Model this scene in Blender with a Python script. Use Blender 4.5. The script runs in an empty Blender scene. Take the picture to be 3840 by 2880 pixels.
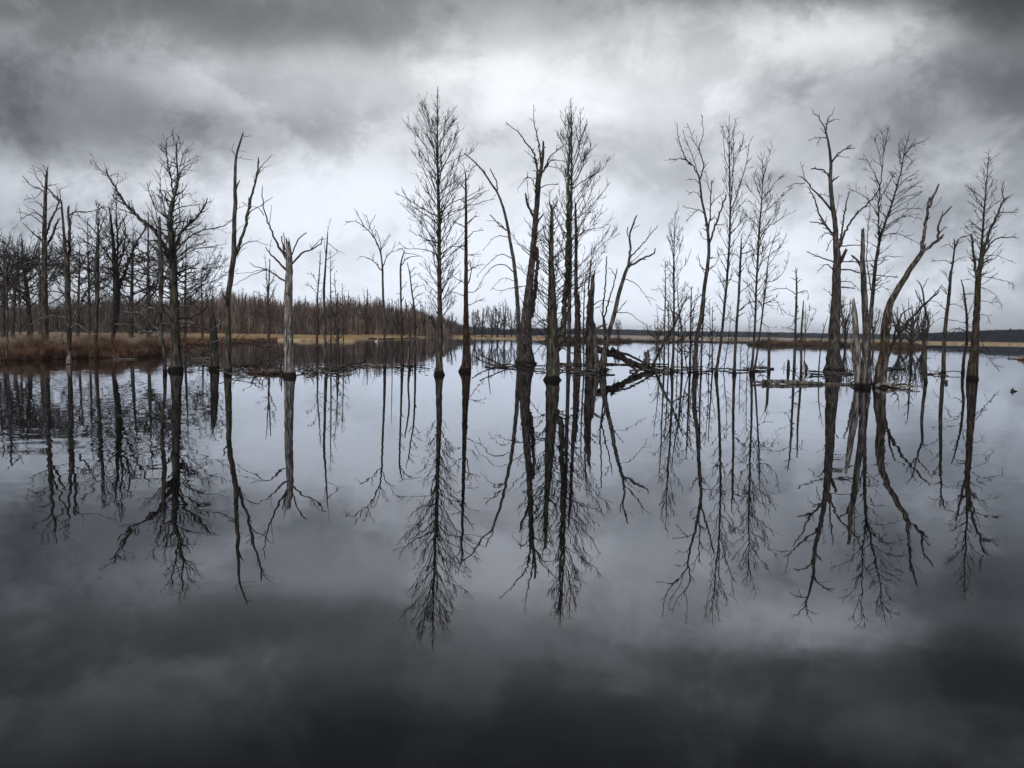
import bpy, math, random
import numpy as np
from mathutils import Matrix, Vector

rng = np.random.default_rng(7)
random.seed(7)
scene = bpy.context.scene
COL = scene.collection

# ------------------------------------------------------------------ camera
CAM_H = 3.0
F = 2900.0
PITCH = math.radians(3.85)
ROLL = math.radians(0.9)
fw = Vector((0, math.cos(PITCH), -math.sin(PITCH)))
r0 = Vector((1, 0, 0)); u0 = Vector((0, math.sin(PITCH), math.cos(PITCH)))
RT = r0 * math.cos(ROLL) + u0 * math.sin(ROLL)
UP = -r0 * math.sin(ROLL) + u0 * math.cos(ROLL)
cam_d = bpy.data.cameras.new("camera")
cam = bpy.data.objects.new("camera", cam_d); COL.objects.link(cam)
cam_d.sensor_width = 36.0; cam_d.lens = F / 3840 * 36
cam_d.clip_start = 0.1; cam_d.clip_end = 8000
M = Matrix((RT, UP, -fw)).transposed().to_4x4(); M.translation = Vector((0, 0, CAM_H))
cam.matrix_world = M
scene.camera = cam
scene.view_settings.view_transform = 'Standard'
scene.view_settings.look = 'None'
scene.view_settings.exposure = 0.0
scene.view_settings.gamma = 1.0
scene.cycles.max_bounces = 6
scene.cycles.diffuse_bounces = 2
scene.cycles.glossy_bounces = 3
scene.cycles.volume_bounces = 0


def nd(nt, t, **kw):
    n = nt.nodes.new(t)
    for k, v in kw.items():
        if k == 'ins':
            for i, x in v.items():
                n.inputs[i].default_value = x
        else:
            setattr(n, k, v)
    return n


def mth(nt, op, a, b=None, c=None, clamp=False):
    n = nt.nodes.new('ShaderNodeMath'); n.operation = op; n.use_clamp = clamp
    for i, x in enumerate((a, b, c)):
        if x is None: continue
        if isinstance(x, (int, float)): n.inputs[i].default_value = x
        else: nt.links.new(x, n.inputs[i])
    return n.outputs[0]


# ------------------------------------------------------------------ sky
def build_world():
    w = bpy.data.worlds.new("World"); scene.world = w; w.use_nodes = True
    nt = w.node_tree; nt.nodes.clear(); L = nt.links.new
    out = nd(nt, 'ShaderNodeOutputWorld'); bg = nd(nt, 'ShaderNodeBackground')
    bg.inputs['Strength'].default_value = 0.1
    sky = nd(nt, 'ShaderNodeTexSky'); sky.sky_type = 'NISHITA'; sky.sun_disc = False
    sky.sun_elevation = math.radians(38); sky.sun_rotation = math.radians(200)
    tc = nd(nt, 'ShaderNodeTexCoord'); sp = nd(nt, 'ShaderNodeSeparateXYZ'); L(tc.outputs['Generated'], sp.inputs[0])
    x, y, z = sp.outputs
    az = mth(nt, 'ARCTAN2', x, y); el = mth(nt, 'ARCSINE', z)
    # cloud deck coordinates: directions projected on a flat layer overhead
    zz = mth(nt, 'ADD', mth(nt, 'MAXIMUM', z, 0.0), 0.75)
    cu = mth(nt, 'DIVIDE', x, zz); cv = mth(nt, 'DIVIDE', y, zz)
    cb = nd(nt, 'ShaderNodeCombineXYZ'); L(cu, cb.inputs[0]); L(cv, cb.inputs[1]); L(mth(nt, 'MULTIPLY', z, .45), cb.inputs[2])

    def noise(scale, detail, rough, off, dist=0.0, vec=None):
        n = nd(nt, 'ShaderNodeTexNoise'); n.inputs['Scale'].default_value = scale
        n.inputs['Detail'].default_value = detail; n.inputs['Roughness'].default_value = rough
        n.inputs['Distortion'].default_value = dist
        m = nd(nt, 'ShaderNodeVectorMath', operation='ADD'); m.inputs[1].default_value = off
        L(vec or cb.outputs[0], m.inputs[0]); L(m.outputs[0], n.inputs['Vector'])
        return n
    n1 = noise(2.7, 5, 0.50, (3.1, 1.7, 0), 0.25)
    n2 = noise(5.0, 8, 0.6, (7.1, 4.2, 2), 0.3)
    wrp = noise(3.0, 7, 0.62, (1.3, 9.2, 5), 0.0)
    ws = nd(nt, 'ShaderNodeSeparateXYZ'); L(wrp.outputs['Color'], ws.inputs[0])
    wa = mth(nt, 'ADD', az, mth(nt, 'MULTIPLY', mth(nt, 'SUBTRACT', ws.outputs[0], 0.5), 0.34))
    we = mth(nt, 'ADD', el, mth(nt, 'MULTIPLY', mth(nt, 'SUBTRACT', ws.outputs[1], 0.5), 0.13))

    def blob(px, py, rx, ry, amp):
        a0 = math.atan((px - 1920) / F)
        e0 = math.atan((1440 - py) / F) - PITCH + (px - 1920) / F * ROLL
        sa, se = rx / F, ry * 1.15 / F
        qa = mth(nt, 'POWER', mth(nt, 'ABSOLUTE', mth(nt, 'DIVIDE', mth(nt, 'SUBTRACT', wa, a0), sa)), 2.0)
        qe = mth(nt, 'POWER', mth(nt, 'ABSOLUTE', mth(nt, 'DIVIDE', mth(nt, 'SUBTRACT', we, e0), se)), 2.0)
        g = mth(nt, 'EXPONENT', mth(nt, 'MULTIPLY', mth(nt, 'POWER', mth(nt, 'ADD', qa, qe), 1.35), -1.0))
        return mth(nt, 'MULTIPLY', g, amp)
    # thickness of the cloud deck (log brightness): negative darker
    tot = None
    for b in SKY_BLOBS:
        g = blob(*b); tot = g if tot is None else mth(nt, 'ADD', tot, g)
    tot = mth(nt, 'ADD', tot, mth(nt, 'MULTIPLY', mth(nt, 'SUBTRACT', n1.outputs['Fac'], 0.5), 1.5))
    tot = mth(nt, 'ADD', tot, mth(nt, 'MULTIPLY', mth(nt, 'SUBTRACT', n2.outputs['Fac'], 0.5), 0.95))
    n3 = noise(9.0, 8, 0.64, (2.2, 8.8, 4), 0.4)
    tot = mth(nt, 'ADD', tot, mth(nt, 'MULTIPLY', mth(nt, 'SUBTRACT', n3.outputs['Fac'], 0.5), 0.9))
    # lumps with readable edges: the deck breaks into separate thicker masses
    ns = mth(nt, 'ADD', n2.outputs['Fac'], mth(nt, 'MULTIPLY', mth(nt, 'SUBTRACT', n3.outputs['Fac'], .5), .45))
    mr = nd(nt, 'ShaderNodeMapRange', ins={1: .43, 2: .57, 3: -.5, 4: .5}); mr.interpolation_type = 'SMOOTHSTEP'; L(ns, mr.inputs[0])
    tot = mth(nt, 'ADD', tot, mth(nt, 'MULTIPLY', mr.outputs[0], .36))
    # brightness by elevation: high sky darkened for vignetting, zenith raised to light the trunks
    vert = nd(nt, 'ShaderNodeValToRGB'); cr = vert.color_ramp; cr.interpolation = 'B_SPLINE'
    cr.elements[0].position = 0.0; cr.elements[0].color = (1.0,) * 3 + (1,)
    cr.elements[1].position = 1.0; cr.elements[1].color = (.40,) * 3 + (1,)
    for p, v in SKY_VERT:
        e = cr.elements.new(p); e.color = (v, v, v, 1)
    L(mth(nt, 'DIVIDE', mth(nt, 'MAXIMUM', el, 0.0), math.pi / 2), vert.inputs[0])
    # both sides of the sky darkened to stand for lens vignetting
    side = mth(nt, 'MULTIPLY', mth(nt, 'SUBTRACT', mth(nt, 'COSINE', mth(nt, 'MULTIPLY', mth(nt, 'MINIMUM', mth(nt, 'ABSOLUTE', mth(nt, 'SUBTRACT', az, 0.02)), 0.9), 2.2)), 1.0), SKY_SIDE)
    lum = mth(nt, 'MULTIPLY', vert.outputs[0], mth(nt, 'EXPONENT', mth(nt, 'ADD', tot, side)))
    # unseen sky behind the camera, brightened to lift the trunk fronts
    back = mth(nt, 'ADD', 1.0, mth(nt, 'MULTIPLY', mth(nt, 'MULTIPLY', mth(nt, 'MULTIPLY', y, -1.0), 2.0, clamp=True), 1.6))
    lum = mth(nt, 'MULTIPLY', 1.06, mth(nt, 'SUBTRACT', 1.0, mth(nt, 'EXPONENT', mth(nt, 'MULTIPLY', lum, -1.75))))
    lum = mth(nt, 'MULTIPLY', lum, back)
    # tint: thick cloud slightly warm grey, thin cloud cool lavender white
    ramp = nd(nt, 'ShaderNodeValToRGB'); r = ramp.color_ramp
    r.elements[0].position = 0.03; r.elements[0].color = (1.00, 1.01, 1.03, 1)
    r.elements[1].position = 0.75; r.elements[1].color = (0.985, 0.99, 1.02, 1)
    e = r.elements.new(0.3); e.color = (0.975, 0.99, 1.03, 1)
    L(lum, ramp.inputs[0])
    tint = nd(nt, 'ShaderNodeValToRGB'); te = tint.color_ramp.elements
    te[0].position = 0.0; te[0].color = (.905, .98, 1.085, 1); te[1].position = .34; te[1].color = (1, 1, 1, 1)
    L(el, tint.inputs[0])
    tm = nd(nt, 'ShaderNodeVectorMath', operation='MULTIPLY'); L(ramp.outputs[0], tm.inputs[0]); L(tint.outputs[0], tm.inputs[1])
    mul = nd(nt, 'ShaderNodeVectorMath', operation='SCALE'); L(tm.outputs[0], mul.inputs[0])
    L(mth(nt, 'MULTIPLY', lum, 10.0), mul.inputs['Scale'])
    mix = nd(nt, 'ShaderNodeMix', data_type='RGBA'); mix.inputs[0].default_value = 0.96
    L(sky.outputs[0], mix.inputs[6]); L(mul.outputs[0], mix.inputs[7])
    L(mix.outputs[2], bg.inputs[0]); L(bg.outputs[0], out.inputs[0])


SKY_VERT = [(0.04, 1.0), (0.13, 1.0), (0.18, .95), (0.22, .66), (0.26, .38), (0.30, .14), (0.35, .045), (0.5, .05), (0.7, .5)]
SKY_SIDE = 1.25
SKY_BLOBS = [
    (250, 440, 640, 125, -1.3), (-150, 600, 500, 90, -.6), (1030, 120, 400, 85, -.85), (200, 30, 560, 90, -.85), (1950, 10, 700, 120, -.55), (1900, -420, 2600, 230, -.8),  # last patch is unseen above the view, added to darken the near water
    (1100, 520, 520, 80, -.55), (3500, 460, 520, 135, -1.35), (3750, 80, 420, 120, -1.5), (3000, 30, 380, 80, -.75), (3600, 900, 420, 90, -.4),
    (60, 230, 520, 90, -.75), (3800, 250, 260, 160, -.4), (2050, 350, 420, 110, .7), (1620, 300, 160, 70, .3), (1000, 450, 180, 55, .45), (2650, 420, 420, 90, .15), (3200, 220, 300, 60, .3), (2700, 620, 900, 70, -.55), (3300, 760, 700, 110, -.45), (700, 880, 500, 60, -.25), (2300, 500, 300, 50, -.3),
    (1900, 950, 1300, 280, .15), (1850, 1180, 1700, 200, .6), (800, 760, 700, 90, .35),
]
build_world()

sun_d = bpy.data.lights.new("sun", 'SUN'); sun_d.energy = 1.15; sun_d.angle = math.radians(14)
sun_d.color = (1.0, 0.96, 0.9)
sun = bpy.data.objects.new("sun", sun_d); COL.objects.link(sun)
sd = Vector((math.sin(math.radians(200)) * math.cos(math.radians(38)), math.cos(math.radians(200)) * math.cos(math.radians(38)), math.sin(math.radians(38))))
sun.rotation_euler = sd.to_track_quat('Z', 'Y').to_euler()


# ------------------------------------------------------------------ materials
def new_mat(name):
    m = bpy.data.materials.new(name); m.use_nodes = True
    nt = m.node_tree; nt.nodes.clear()
    out = nd(nt, 'ShaderNodeOutputMaterial'); b = nd(nt, 'ShaderNodeBsdfPrincipled')
    nt.links.new(b.outputs[0], out.inputs[0])
    return m, nt, b, out


def rampnode(nt, fac, stops):
    r = nd(nt, 'ShaderNodeValToRGB'); e = r.color_ramp.elements
    while len(e) < len(stops): e.new(0.5)
    for i, (p, c) in enumerate(stops):
        e[i].position = p; e[i].color = (*c, 1)
    nt.links.new(fac, r.inputs[0]); return r.outputs[0]


def bark(name, dark, mid, light, moss=None, moss_h=(0.5, 4.0), streak=9.0, wet=0.30):
    m, nt, b, out = new_mat(name); L = nt.links.new; streak = streak * .5
    tc = nd(nt, 'ShaderNodeTexCoord'); geo = nd(nt, 'ShaderNodeNewGeometry')
    mp = nd(nt, 'ShaderNodeMapping'); mp.inputs['Scale'].default_value = (streak, streak, 0.9); L(tc.outputs['Object'], mp.inputs[0])
    n = nd(nt, 'ShaderNodeTexNoise', ins={'Scale': 1.6, 'Detail': 6.0, 'Roughness': .65, 'Distortion': .4}); L(mp.outputs[0], n.inputs['Vector'])
    n2 = nd(nt, 'ShaderNodeTexNoise', ins={'Scale': 1.3, 'Detail': 3.0}); L(tc.outputs['Object'], n2.inputs['Vector'])
    col = rampnode(nt, n.outputs['Fac'], [(.36, dark), (.5, mid), (.64, light)])
    pos = nd(nt, 'ShaderNodeSeparateXYZ'); L(geo.outputs['Position'], pos.inputs[0])
    if moss:
        mr = nd(nt, 'ShaderNodeMapRange', ins={1: moss_h[1], 2: moss_h[0], 3: 0.0, 4: 1.0}); L(pos.outputs[2], mr.inputs[0])
        f = mth(nt, 'MULTIPLY', mr.outputs[0], mth(nt, 'MULTIPLY', mth(nt, 'SUBTRACT', n2.outputs['Fac'], .43), 4.5, clamp=True), clamp=True)
        mx = nd(nt, 'ShaderNodeMix', data_type='RGBA'); L(f, mx.inputs[0]); L(col, mx.inputs[6]); mx.inputs[7].default_value = (*moss, 1)
        mm = nd(nt, 'ShaderNodeMix', data_type='RGBA', blend_type='MULTIPLY'); mm.inputs[0].default_value = .6
        L(mx.outputs[2], mm.inputs[6]); L(rampnode(nt, n.outputs['Fac'], [(.35, (.4, .4, .4)), (.62, (1, 1, 1))]), mm.inputs[7])
        mx2 = nd(nt, 'ShaderNodeMix', data_type='RGBA'); L(f, mx2.inputs[0]); L(col, mx2.inputs[6]); L(mm.outputs[2], mx2.inputs[7]); col = mx2.outputs[2]
    # soaked dark band left by the water line
    edge = mth(nt, 'ADD', wet, mth(nt, 'MULTIPLY', mth(nt, 'SUBTRACT', n.outputs['Fac'], .5), .5))
    wf = mth(nt, 'MULTIPLY', mth(nt, 'SUBTRACT', edge, pos.outputs[2]), 14.0, clamp=True)
    mw = nd(nt, 'ShaderNodeMix', data_type='RGBA'); L(mth(nt, 'MULTIPLY', wf, .93), mw.inputs[0]); L(col, mw.inputs[6]); mw.inputs[7].default_value = (.006, .005, .005, 1)
    L(mw.outputs[2], b.inputs['Base Color'])
    b.inputs['Roughness'].default_value = .85
    b.inputs['Specular IOR Level'].default_value = .25
    bp = nd(nt, 'ShaderNodeBump', ins={'Strength': .9, 'Distance': .05}); L(n.outputs['Fac'], bp.inputs['Height']); L(bp.outputs[0], b.inputs['Normal'])
    return m


MAT = {
    'grey': bark('weathered_grey_wood', (.014, .012, .011), (.080, .070, .066), (.27, .245, .235), streak=9),
    'pale': bark('pale_dead_wood', (.02, .018, .017), (.19, .17, .158), (.55, .51, .48), streak=9),
    'brown': bark('brown_bark', (.012, .010, .009), (.062, .053, .047), (.18, .158, .142)),
    'dark': bark('dark_bark', (.008, .007, .006), (.032, .028, .026), (.085, .075, .070)),
    'moss': bark('mossy_bark', (.014, .013, .010), (.070, .063, .050), (.18, .165, .13), moss=(.050, .047, .022), moss_h=(1.0, 9.0)),
    'rust': bark('rusty_brown_bark', (.014, .009, .007), (.060, .042, .032), (.17, .12, .095), moss=(.16, .068, .028), moss_h=(1.0, 6.5)),
    'amber': bark('amber_lichen_bark', (.012, .009, .007), (.048, .036, .027), (.125, .095, .07), moss=(.075, .045, .018), moss_h=(.6, 4.0)),
    'flay': bark('flayed_wood', (.012, .009, .007), (.062, .048, .038), (.22, .19, .165), moss=(.13, .070, .026), moss_h=(1.5, 6.5), streak=9),
    'twig': bark('dark_twig_bark', (.006, .005, .005), (.014, .012, .012), (.028, .025, .024)),
    'pinkwood': bark('reddish_split_wood', (.012, .009, .008), (.065, .053, .049), (.22, .18, .165), streak=10),
}


def simple(name, stops, scale=2.0, rough=.9, stretch=(1, 1, 1), detail=5):
    m, nt, b, out = new_mat(name); L = nt.links.new
    tc = nd(nt, 'ShaderNodeTexCoord'); mp = nd(nt, 'ShaderNodeMapping'); mp.inputs['Scale'].default_value = stretch
    L(tc.outputs['Object'], mp.inputs[0])
    n = nd(nt, 'ShaderNodeTexNoise', ins={'Scale': scale, 'Detail': float(detail), 'Roughness': .6}); L(mp.outputs[0], n.inputs['Vector'])
    L(rampnode(nt, n.outputs['Fac'], stops), b.inputs['Base Color']); b.inputs['Roughness'].default_value = rough
    b.inputs['Specular IOR Level'].default_value = .15
    return m


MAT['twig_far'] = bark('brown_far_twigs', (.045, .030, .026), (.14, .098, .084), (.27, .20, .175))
MAT['grey_dry'] = bark('weathered_drift_wood', (.020, .017, .015), (.12, .105, .095), (.32, .29, .27), streak=9, wet=.015)
MAT['pale_dry'] = bark('bleached_drift_wood', (.03, .026, .023), (.20, .175, .155), (.50, .46, .42), streak=9, wet=.015)
MAT['dark_dry'] = bark('dark_drift_wood', (.008, .007, .006), (.038, .031, .027), (.13, .112, .10), wet=.03)
MAT['brown_dry'] = bark('brown_drift_wood', (.010, .008, .007), (.060, .048, .040), (.17, .145, .125), wet=.03)
MAT['rust_dry'] = bark('rusty_drift_wood', (.014, .009, .007), (.075, .048, .034), (.20, .14, .105), wet=.03)
MAT['meadow'] = simple('dry_meadow_grass', [(.35, (.20, .135, .078)), (.5, (.50, .37, .225)), (.65, (.72, .57, .39))], 1.0, stretch=(.35, .08, 1))
MAT['marsh'] = simple('pale_marsh', [(.35, (.22, .17, .13)), (.5, (.55, .46, .40)), (.65, (.75, .66, .60))], .05, stretch=(1, .3, 1))
MAT['palegrass'] = simple('pale_dry_grass_blades', [(.35, (.20, .15, .11)), (.5, (.42, .34, .265)), (.65, (.60, .52, .43))], 2.0)
MAT['drygrass'] = simple('dry_grass_blades', [(.35, (.26, .175, .085)), (.5, (.55, .39, .21)), (.65, (.72, .55, .33))], 2.0)
MAT['willow'] = simple('red_brown_shrub_stems', [(.35, (.075, .040, .027)), (.5, (.21, .115, .078)), (.65, (.42, .28, .195))], 1.4)
MAT['islandbrush'] = simple('brown_island_brush', [(.35, (.038, .024, .017)), (.5, (.105, .066, .044)), (.65, (.22, .15, .095))], .5)
MAT['wood'] = simple('winter_wood_branches', [(.35, (.055, .047, .044)), (.5, (.13, .112, .104)), (.65, (.26, .23, .21))], .35, stretch=(1, 1, .3))
MAT['wood_red'] = simple('reddish_winter_twigs', [(.35, (.12, .082, .070)), (.5, (.27, .195, .168)), (.65, (.50, .39, .345))], .3, stretch=(1, 1, .3))
MAT['hill'] = simple('far_forest', [(.35, (.020, .033, .056)), (.5, (.036, .055, .090)), (.65, (.060, .085, .125))], .06, stretch=(1, 1, 1))  # blue of the distance haze is put into the base colour
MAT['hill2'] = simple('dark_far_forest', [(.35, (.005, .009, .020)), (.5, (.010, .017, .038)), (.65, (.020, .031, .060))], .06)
MAT['mud'] = simple('dark_wet_soil', [(.3, (.008, .006, .005)), (.6, (.03, .02, .014))], 1.5)
MAT['white'] = simple('white_feathers', [(.3, (.75, .75, .74)), (.6, (.88, .88, .87))], 3.0)
MAT['beak'] = simple('orange_beak', [(.3, (.45, .14, .03)), (.6, (.55, .2, .04))], 3.0)


def water_mat():
    m, nt, b, out = new_mat('lake_water'); nt.nodes.remove(b); L = nt.links.new
    geo = nd(nt, 'ShaderNodeNewGeometry')
    gl = nd(nt, 'ShaderNodeBsdfGlossy', ins={'Color': (.92, .955, 1.02, 1), 'Roughness': 0.012})
    df = nd(nt, 'ShaderNodeBsdfDiffuse', ins={'Color': (.008, .0075, .008, 1)})

    def noise(scale, detail, off):
        mp = nd(nt, 'ShaderNodeMapping'); mp.inputs['Scale'].default_value = (scale * .7, scale, scale); mp.inputs['Location'].default_value = off
        L(geo.outputs['Position'], mp.inputs[0])
        n = nd(nt, 'ShaderNodeTexNoise', ins={'Scale': 1.0, 'Detail': detail, 'Roughness': .5}); L(mp.outputs[0], n.inputs['Vector'])
        return n
    a = noise(1.7, 2.0, (0, 0, 0)); c = noise(.22, 2.0, (5, 3, 0)); msk = noise(.045, 2.0, (31, 17, 0)); pc = noise(.16, 2.0, (3, 44, 0))

    def centre(n, s):
        v = nd(nt, 'ShaderNodeVectorMath', operation='SUBTRACT'); L(n.outputs['Color'], v.inputs[0]); v.inputs[1].default_value = (.5, .5, .5)
        q = nd(nt, 'ShaderNodeVectorMath', operation='SCALE'); L(v.outputs[0], q.inputs[0])
        if isinstance(s, (int, float)): q.inputs['Scale'].default_value = s
        else: L(s, q.inputs['Scale'])
        return q.outputs[0]
    sp = nd(nt, 'ShaderNodeSeparateXYZ'); L(geo.outputs['Position'], sp.inputs[0])
    # a light breeze ruffles the left of the lake
    ratio = mth(nt, 'DIVIDE', sp.outputs[0], mth(nt, 'ADD', sp.outputs[1], 1.0))
    left = nd(nt, 'ShaderNodeMapRange', ins={1: -.30, 2: -.50, 3: 0.0, 4: 1.0}); L(ratio, left.inputs[0])
    near = nd(nt, 'ShaderNodeMapRange', ins={1: 10.0, 2: 18.0, 3: 0.15, 4: 1.0}); L(sp.outputs[1], near.inputs[0])
    pat = mth(nt, 'MULTIPLY', mth(nt, 'SUBTRACT', pc.outputs['Fac'], .40), 5.0, clamp=True)
    amp = mth(nt, 'ADD', 0.010, mth(nt, 'MULTIPLY', mth(nt, 'MULTIPLY', left.outputs[0], mth(nt, 'ADD', .25, pat)), mth(nt, 'MULTIPLY', near.outputs[0], .030)))
    # wind-brushed strips far out
    far = nd(nt, 'ShaderNodeMapRange', ins={1: 130.0, 2: 260.0, 3: 0.0, 4: 1.0}); L(sp.outputs[1], far.inputs[0])
    strip = nd(nt, 'ShaderNodeTexNoise', ins={'Scale': 1.0, 'Detail': 2.0}); mp = nd(nt, 'ShaderNodeMapping'); mp.inputs['Scale'].default_value = (.008, .05, 1)
    L(geo.outputs['Position'], mp.inputs[0]); L(mp.outputs[0], strip.inputs['Vector'])
    st = mth(nt, 'MULTIPLY', mth(nt, 'SUBTRACT', strip.outputs['Fac'], .56), 8.0, clamp=True)
    amp = mth(nt, 'ADD', amp, mth(nt, 'MULTIPLY', mth(nt, 'MULTIPLY', far.outputs[0], st), .10))
    s = nd(nt, 'ShaderNodeVectorMath', operation='ADD'); L(centre(a, amp), s.inputs[0]); L(centre(c, .0045), s.inputs[1])
    fl = nd(nt, 'ShaderNodeVectorMath', operation='MULTIPLY'); L(s.outputs[0], fl.inputs[0]); fl.inputs[1].default_value = (1, 1, 0)
    up = nd(nt, 'ShaderNodeVectorMath', operation='ADD'); L(fl.outputs[0], up.inputs[0]); up.inputs[1].default_value = (0, 0, 1)
    nn = nd(nt, 'ShaderNodeVectorMath', operation='NORMALIZE'); L(up.outputs[0], nn.inputs[0])
    L(nn.outputs[0], gl.inputs['Normal'])
    fr = nd(nt, 'ShaderNodeFresnel', ins={'IOR': 2.4}); L(nn.outputs[0], fr.inputs['Normal'])
    mx = nd(nt, 'ShaderNodeMixShader'); L(fr.outputs[0], mx.inputs[0]); L(df.outputs[0], mx.inputs[1]); L(gl.outputs[0], mx.inputs[2])
    L(mx.outputs[0], out.inputs[0])
    return m


MAT['water'] = water_mat()


# ------------------------------------------------------------------ geometry helpers
def ray(px, py):
    return RT * ((px - 1920) / F) + UP * ((1440 - py) / F) + fw


def ground(px, py, z=0.0):
    d = ray(px, py); t = (z - CAM_H) / d.z
    return Vector((d.x * t, d.y * t, z))


def onplane(px, py, Y):
    d = ray(px, py); t = Y / d.y
    return np.array((d.x * t, Y, CAM_H + d.z * t))


VIEWS = {'A': (0, 480, .5787), 'B': (600, 480, .5787), 'C': (1200, 300, .6872), 'D': (1800, 340, .6631),
         'E': (2400, 400, .6269), 'F': (2920, 380, .6751), 'G': (3300, 500, .6028), 'S': (0, 0, 1.0)}


def px(v, x, y):
    a, b, s = VIEWS[v]
    return a + x * s, b + y * s


def mesh_obj(name, V, Fc, mat, parent=None, smooth=True, loc=None):
    me = bpy.data.meshes.new(name)
    V = np.asarray(V, dtype=np.float32)
    if isinstance(Fc, np.ndarray):
        k = Fc.shape[1]
        me.vertices.add(len(V)); me.vertices.foreach_set('co', V.ravel())
        me.loops.add(Fc.size); me.loops.foreach_set('vertex_index', Fc.astype(np.int32).ravel())
        me.polygons.add(len(Fc)); me.polygons.foreach_set('loop_start', np.arange(0, Fc.size, k, dtype=np.int32))
        me.update(calc_edges=True)
    else:
        me.from_pydata(V.tolist(), [], Fc)
    me.materials.append(MAT[mat] if isinstance(mat, str) else mat)
    if smooth: me.polygons.foreach_set('use_smooth', np.ones(len(me.polygons), dtype=bool))
    o = bpy.data.objects.new(name, me); COL.objects.link(o)
    if parent: o.parent = parent
    if loc is not None: o.location = loc
    return o


def tag(o, label=None, cat=None, group=None, kind=None):
    if label: o['label'] = label
    if cat: o['category'] = cat
    if group: o['group'] = group
    if kind: o['kind'] = kind
    return o


def empty(name, loc):
    o = bpy.data.objects.new(name, None); o.empty_display_size = .3; o.location = loc; COL.objects.link(o); return o


def catmull(P, step):
    """smooth a polyline (n,k) and resample it to about `step` spacing on xyz"""
    P = np.asarray(P, float)
    if len(P) == 2:
        n = max(2, int(np.linalg.norm(P[1, :3] - P[0, :3]) / step) + 1)
        t = np.linspace(0, 1, n + 1)[:, None]
        return P[0] * (1 - t) + P[1] * t
    Q = np.vstack([2 * P[0] - P[1], P, 2 * P[-1] - P[-2]])
    out = []
    for i in range(1, len(Q) - 2):
        p0, p1, p2, p3 = Q[i - 1], Q[i], Q[i + 1], Q[i + 2]
        n = max(1, int(np.linalg.norm(p2[:3] - p1[:3]) / step))
        for j in range(n):
            t = j / n
            out.append(.5 * ((2 * p1) + (-p0 + p2) * t + (2 * p0 - 5 * p1 + 4 * p2 - p3) * t * t + (-p0 + 3 * p1 - 3 * p2 + p3) * t ** 3))
    out.append(P[-1])
    return np.array(out)


def frames(P):
    T = np.gradient(P, axis=-2)
    T /= np.linalg.norm(T, axis=-1, keepdims=True) + 1e-9
    ref = np.zeros_like(T); ref[..., 1] = 1
    m = np.abs(T[..., 1]) > .9
    # one reference per tube
    m = m.any(axis=-1, keepdims=True) & np.ones_like(m)
    ref[m] = (1, 0, 0)
    U = np.cross(T, ref); U /= np.linalg.norm(U, axis=-1, keepdims=True) + 1e-9
    W = np.cross(T, U)
    return T, U, W


def tube_batch(P, R, sides):
    """P (m,n,3), R (m,n) -> verts, quads"""
    m, n, _ = P.shape
    T, U, W = frames(P)
    a = np.linspace(0, 2 * np.pi, sides, endpoint=False)
    ca, sa = np.cos(a), np.sin(a)
    V = P[:, :, None, :] + R[:, :, None, None] * (U[:, :, None, :] * ca[None, None, :, None] + W[:, :, None, :] * sa[None, None, :, None])
    base = (np.arange(m) * n * sides)[:, None, None]
    i = np.arange(n - 1)[None, :, None] * sides; j = np.arange(sides)[None, None, :]
    j2 = (j + 1) % sides
    q = np.stack([base + i + j, base + i + j2, base + i + sides + j2, base + i + sides + j], -1).reshape(-1, 4)
    return V.reshape(-1, 3), q


class Bag:
    def __init__(s): s.V = []; s.F = []; s.n = 0
    def add(s, V, Q):
        s.V.append(V); s.F.append(Q + s.n); s.n += len(V)
    def obj(s, name, mat, parent=None):
        if not s.V: return None
        return mesh_obj(name, np.vstack(s.V), np.vstack(s.F), mat, parent)


def resample(P, R, n):
    d = np.r_[0, np.cumsum(np.linalg.norm(np.diff(P, axis=0), axis=1))]
    t = np.linspace(0, d[-1], n)
    return np.stack([np.interp(t, d, P[:, k]) for k in range(3)], 1), np.interp(t, d, R)


def spawn(P, R, cnt, length, ang=(.5, .95), up=.25, n=5, t0=.15, t1=1.0, taper=.5, wig=.12, rmin=.007, rfac=.6, rmax=.05):
    """children of a batch of tubes. cnt (m,), length (m,)"""
    m, k, _ = P.shape
    cnt = np.maximum(cnt.astype(int), 0)
    idx = np.repeat(np.arange(m), cnt)
    N = len(idx)
    if N == 0: return np.zeros((0, n, 3)), np.zeros((0, n))
    t = t0 + (t1 - t0) * rng.random(N) ** .9
    f = t * (k - 1); i0 = np.minimum(f.astype(int), k - 2); w = (f - i0)[:, None]
    o = P[idx, i0] * (1 - w) + P[idx, i0 + 1] * w
    T = P[idx, i0 + 1] - P[idx, i0]; T /= np.linalg.norm(T, axis=1, keepdims=True) + 1e-9
    rad = R[idx, i0] * (1 - w[:, 0]) + R[idx, i0 + 1] * w[:, 0]
    v = rng.normal(size=(N, 3)); v -= (v * T).sum(1, keepdims=True) * T; v /= np.linalg.norm(v, axis=1, keepdims=True) + 1e-9
    a = (ang[0] + (ang[1] - ang[0]) * rng.random(N))[:, None]
    d = T * np.cos(a) + v * np.sin(a)
    Ln = length[idx] * (1 - taper * t) * (.45 + .75 * rng.random(N))
    step = (Ln / (n - 1))[:, None]
    C = np.zeros((N, n, 3)); C[:, 0] = o
    for j in range(1, n):
        d = d + rng.normal(size=(N, 3)) * wig; d[:, 2] += up / (n - 1)
        d /= np.linalg.norm(d, axis=1, keepdims=True)
        C[:, j] = C[:, j - 1] + d * step
    r = np.clip(rad * rfac, rmin, rmax)[:, None] * np.linspace(1, .35, n)[None]
    r = np.maximum(r, rmin * .55)
    return C, r


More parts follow.
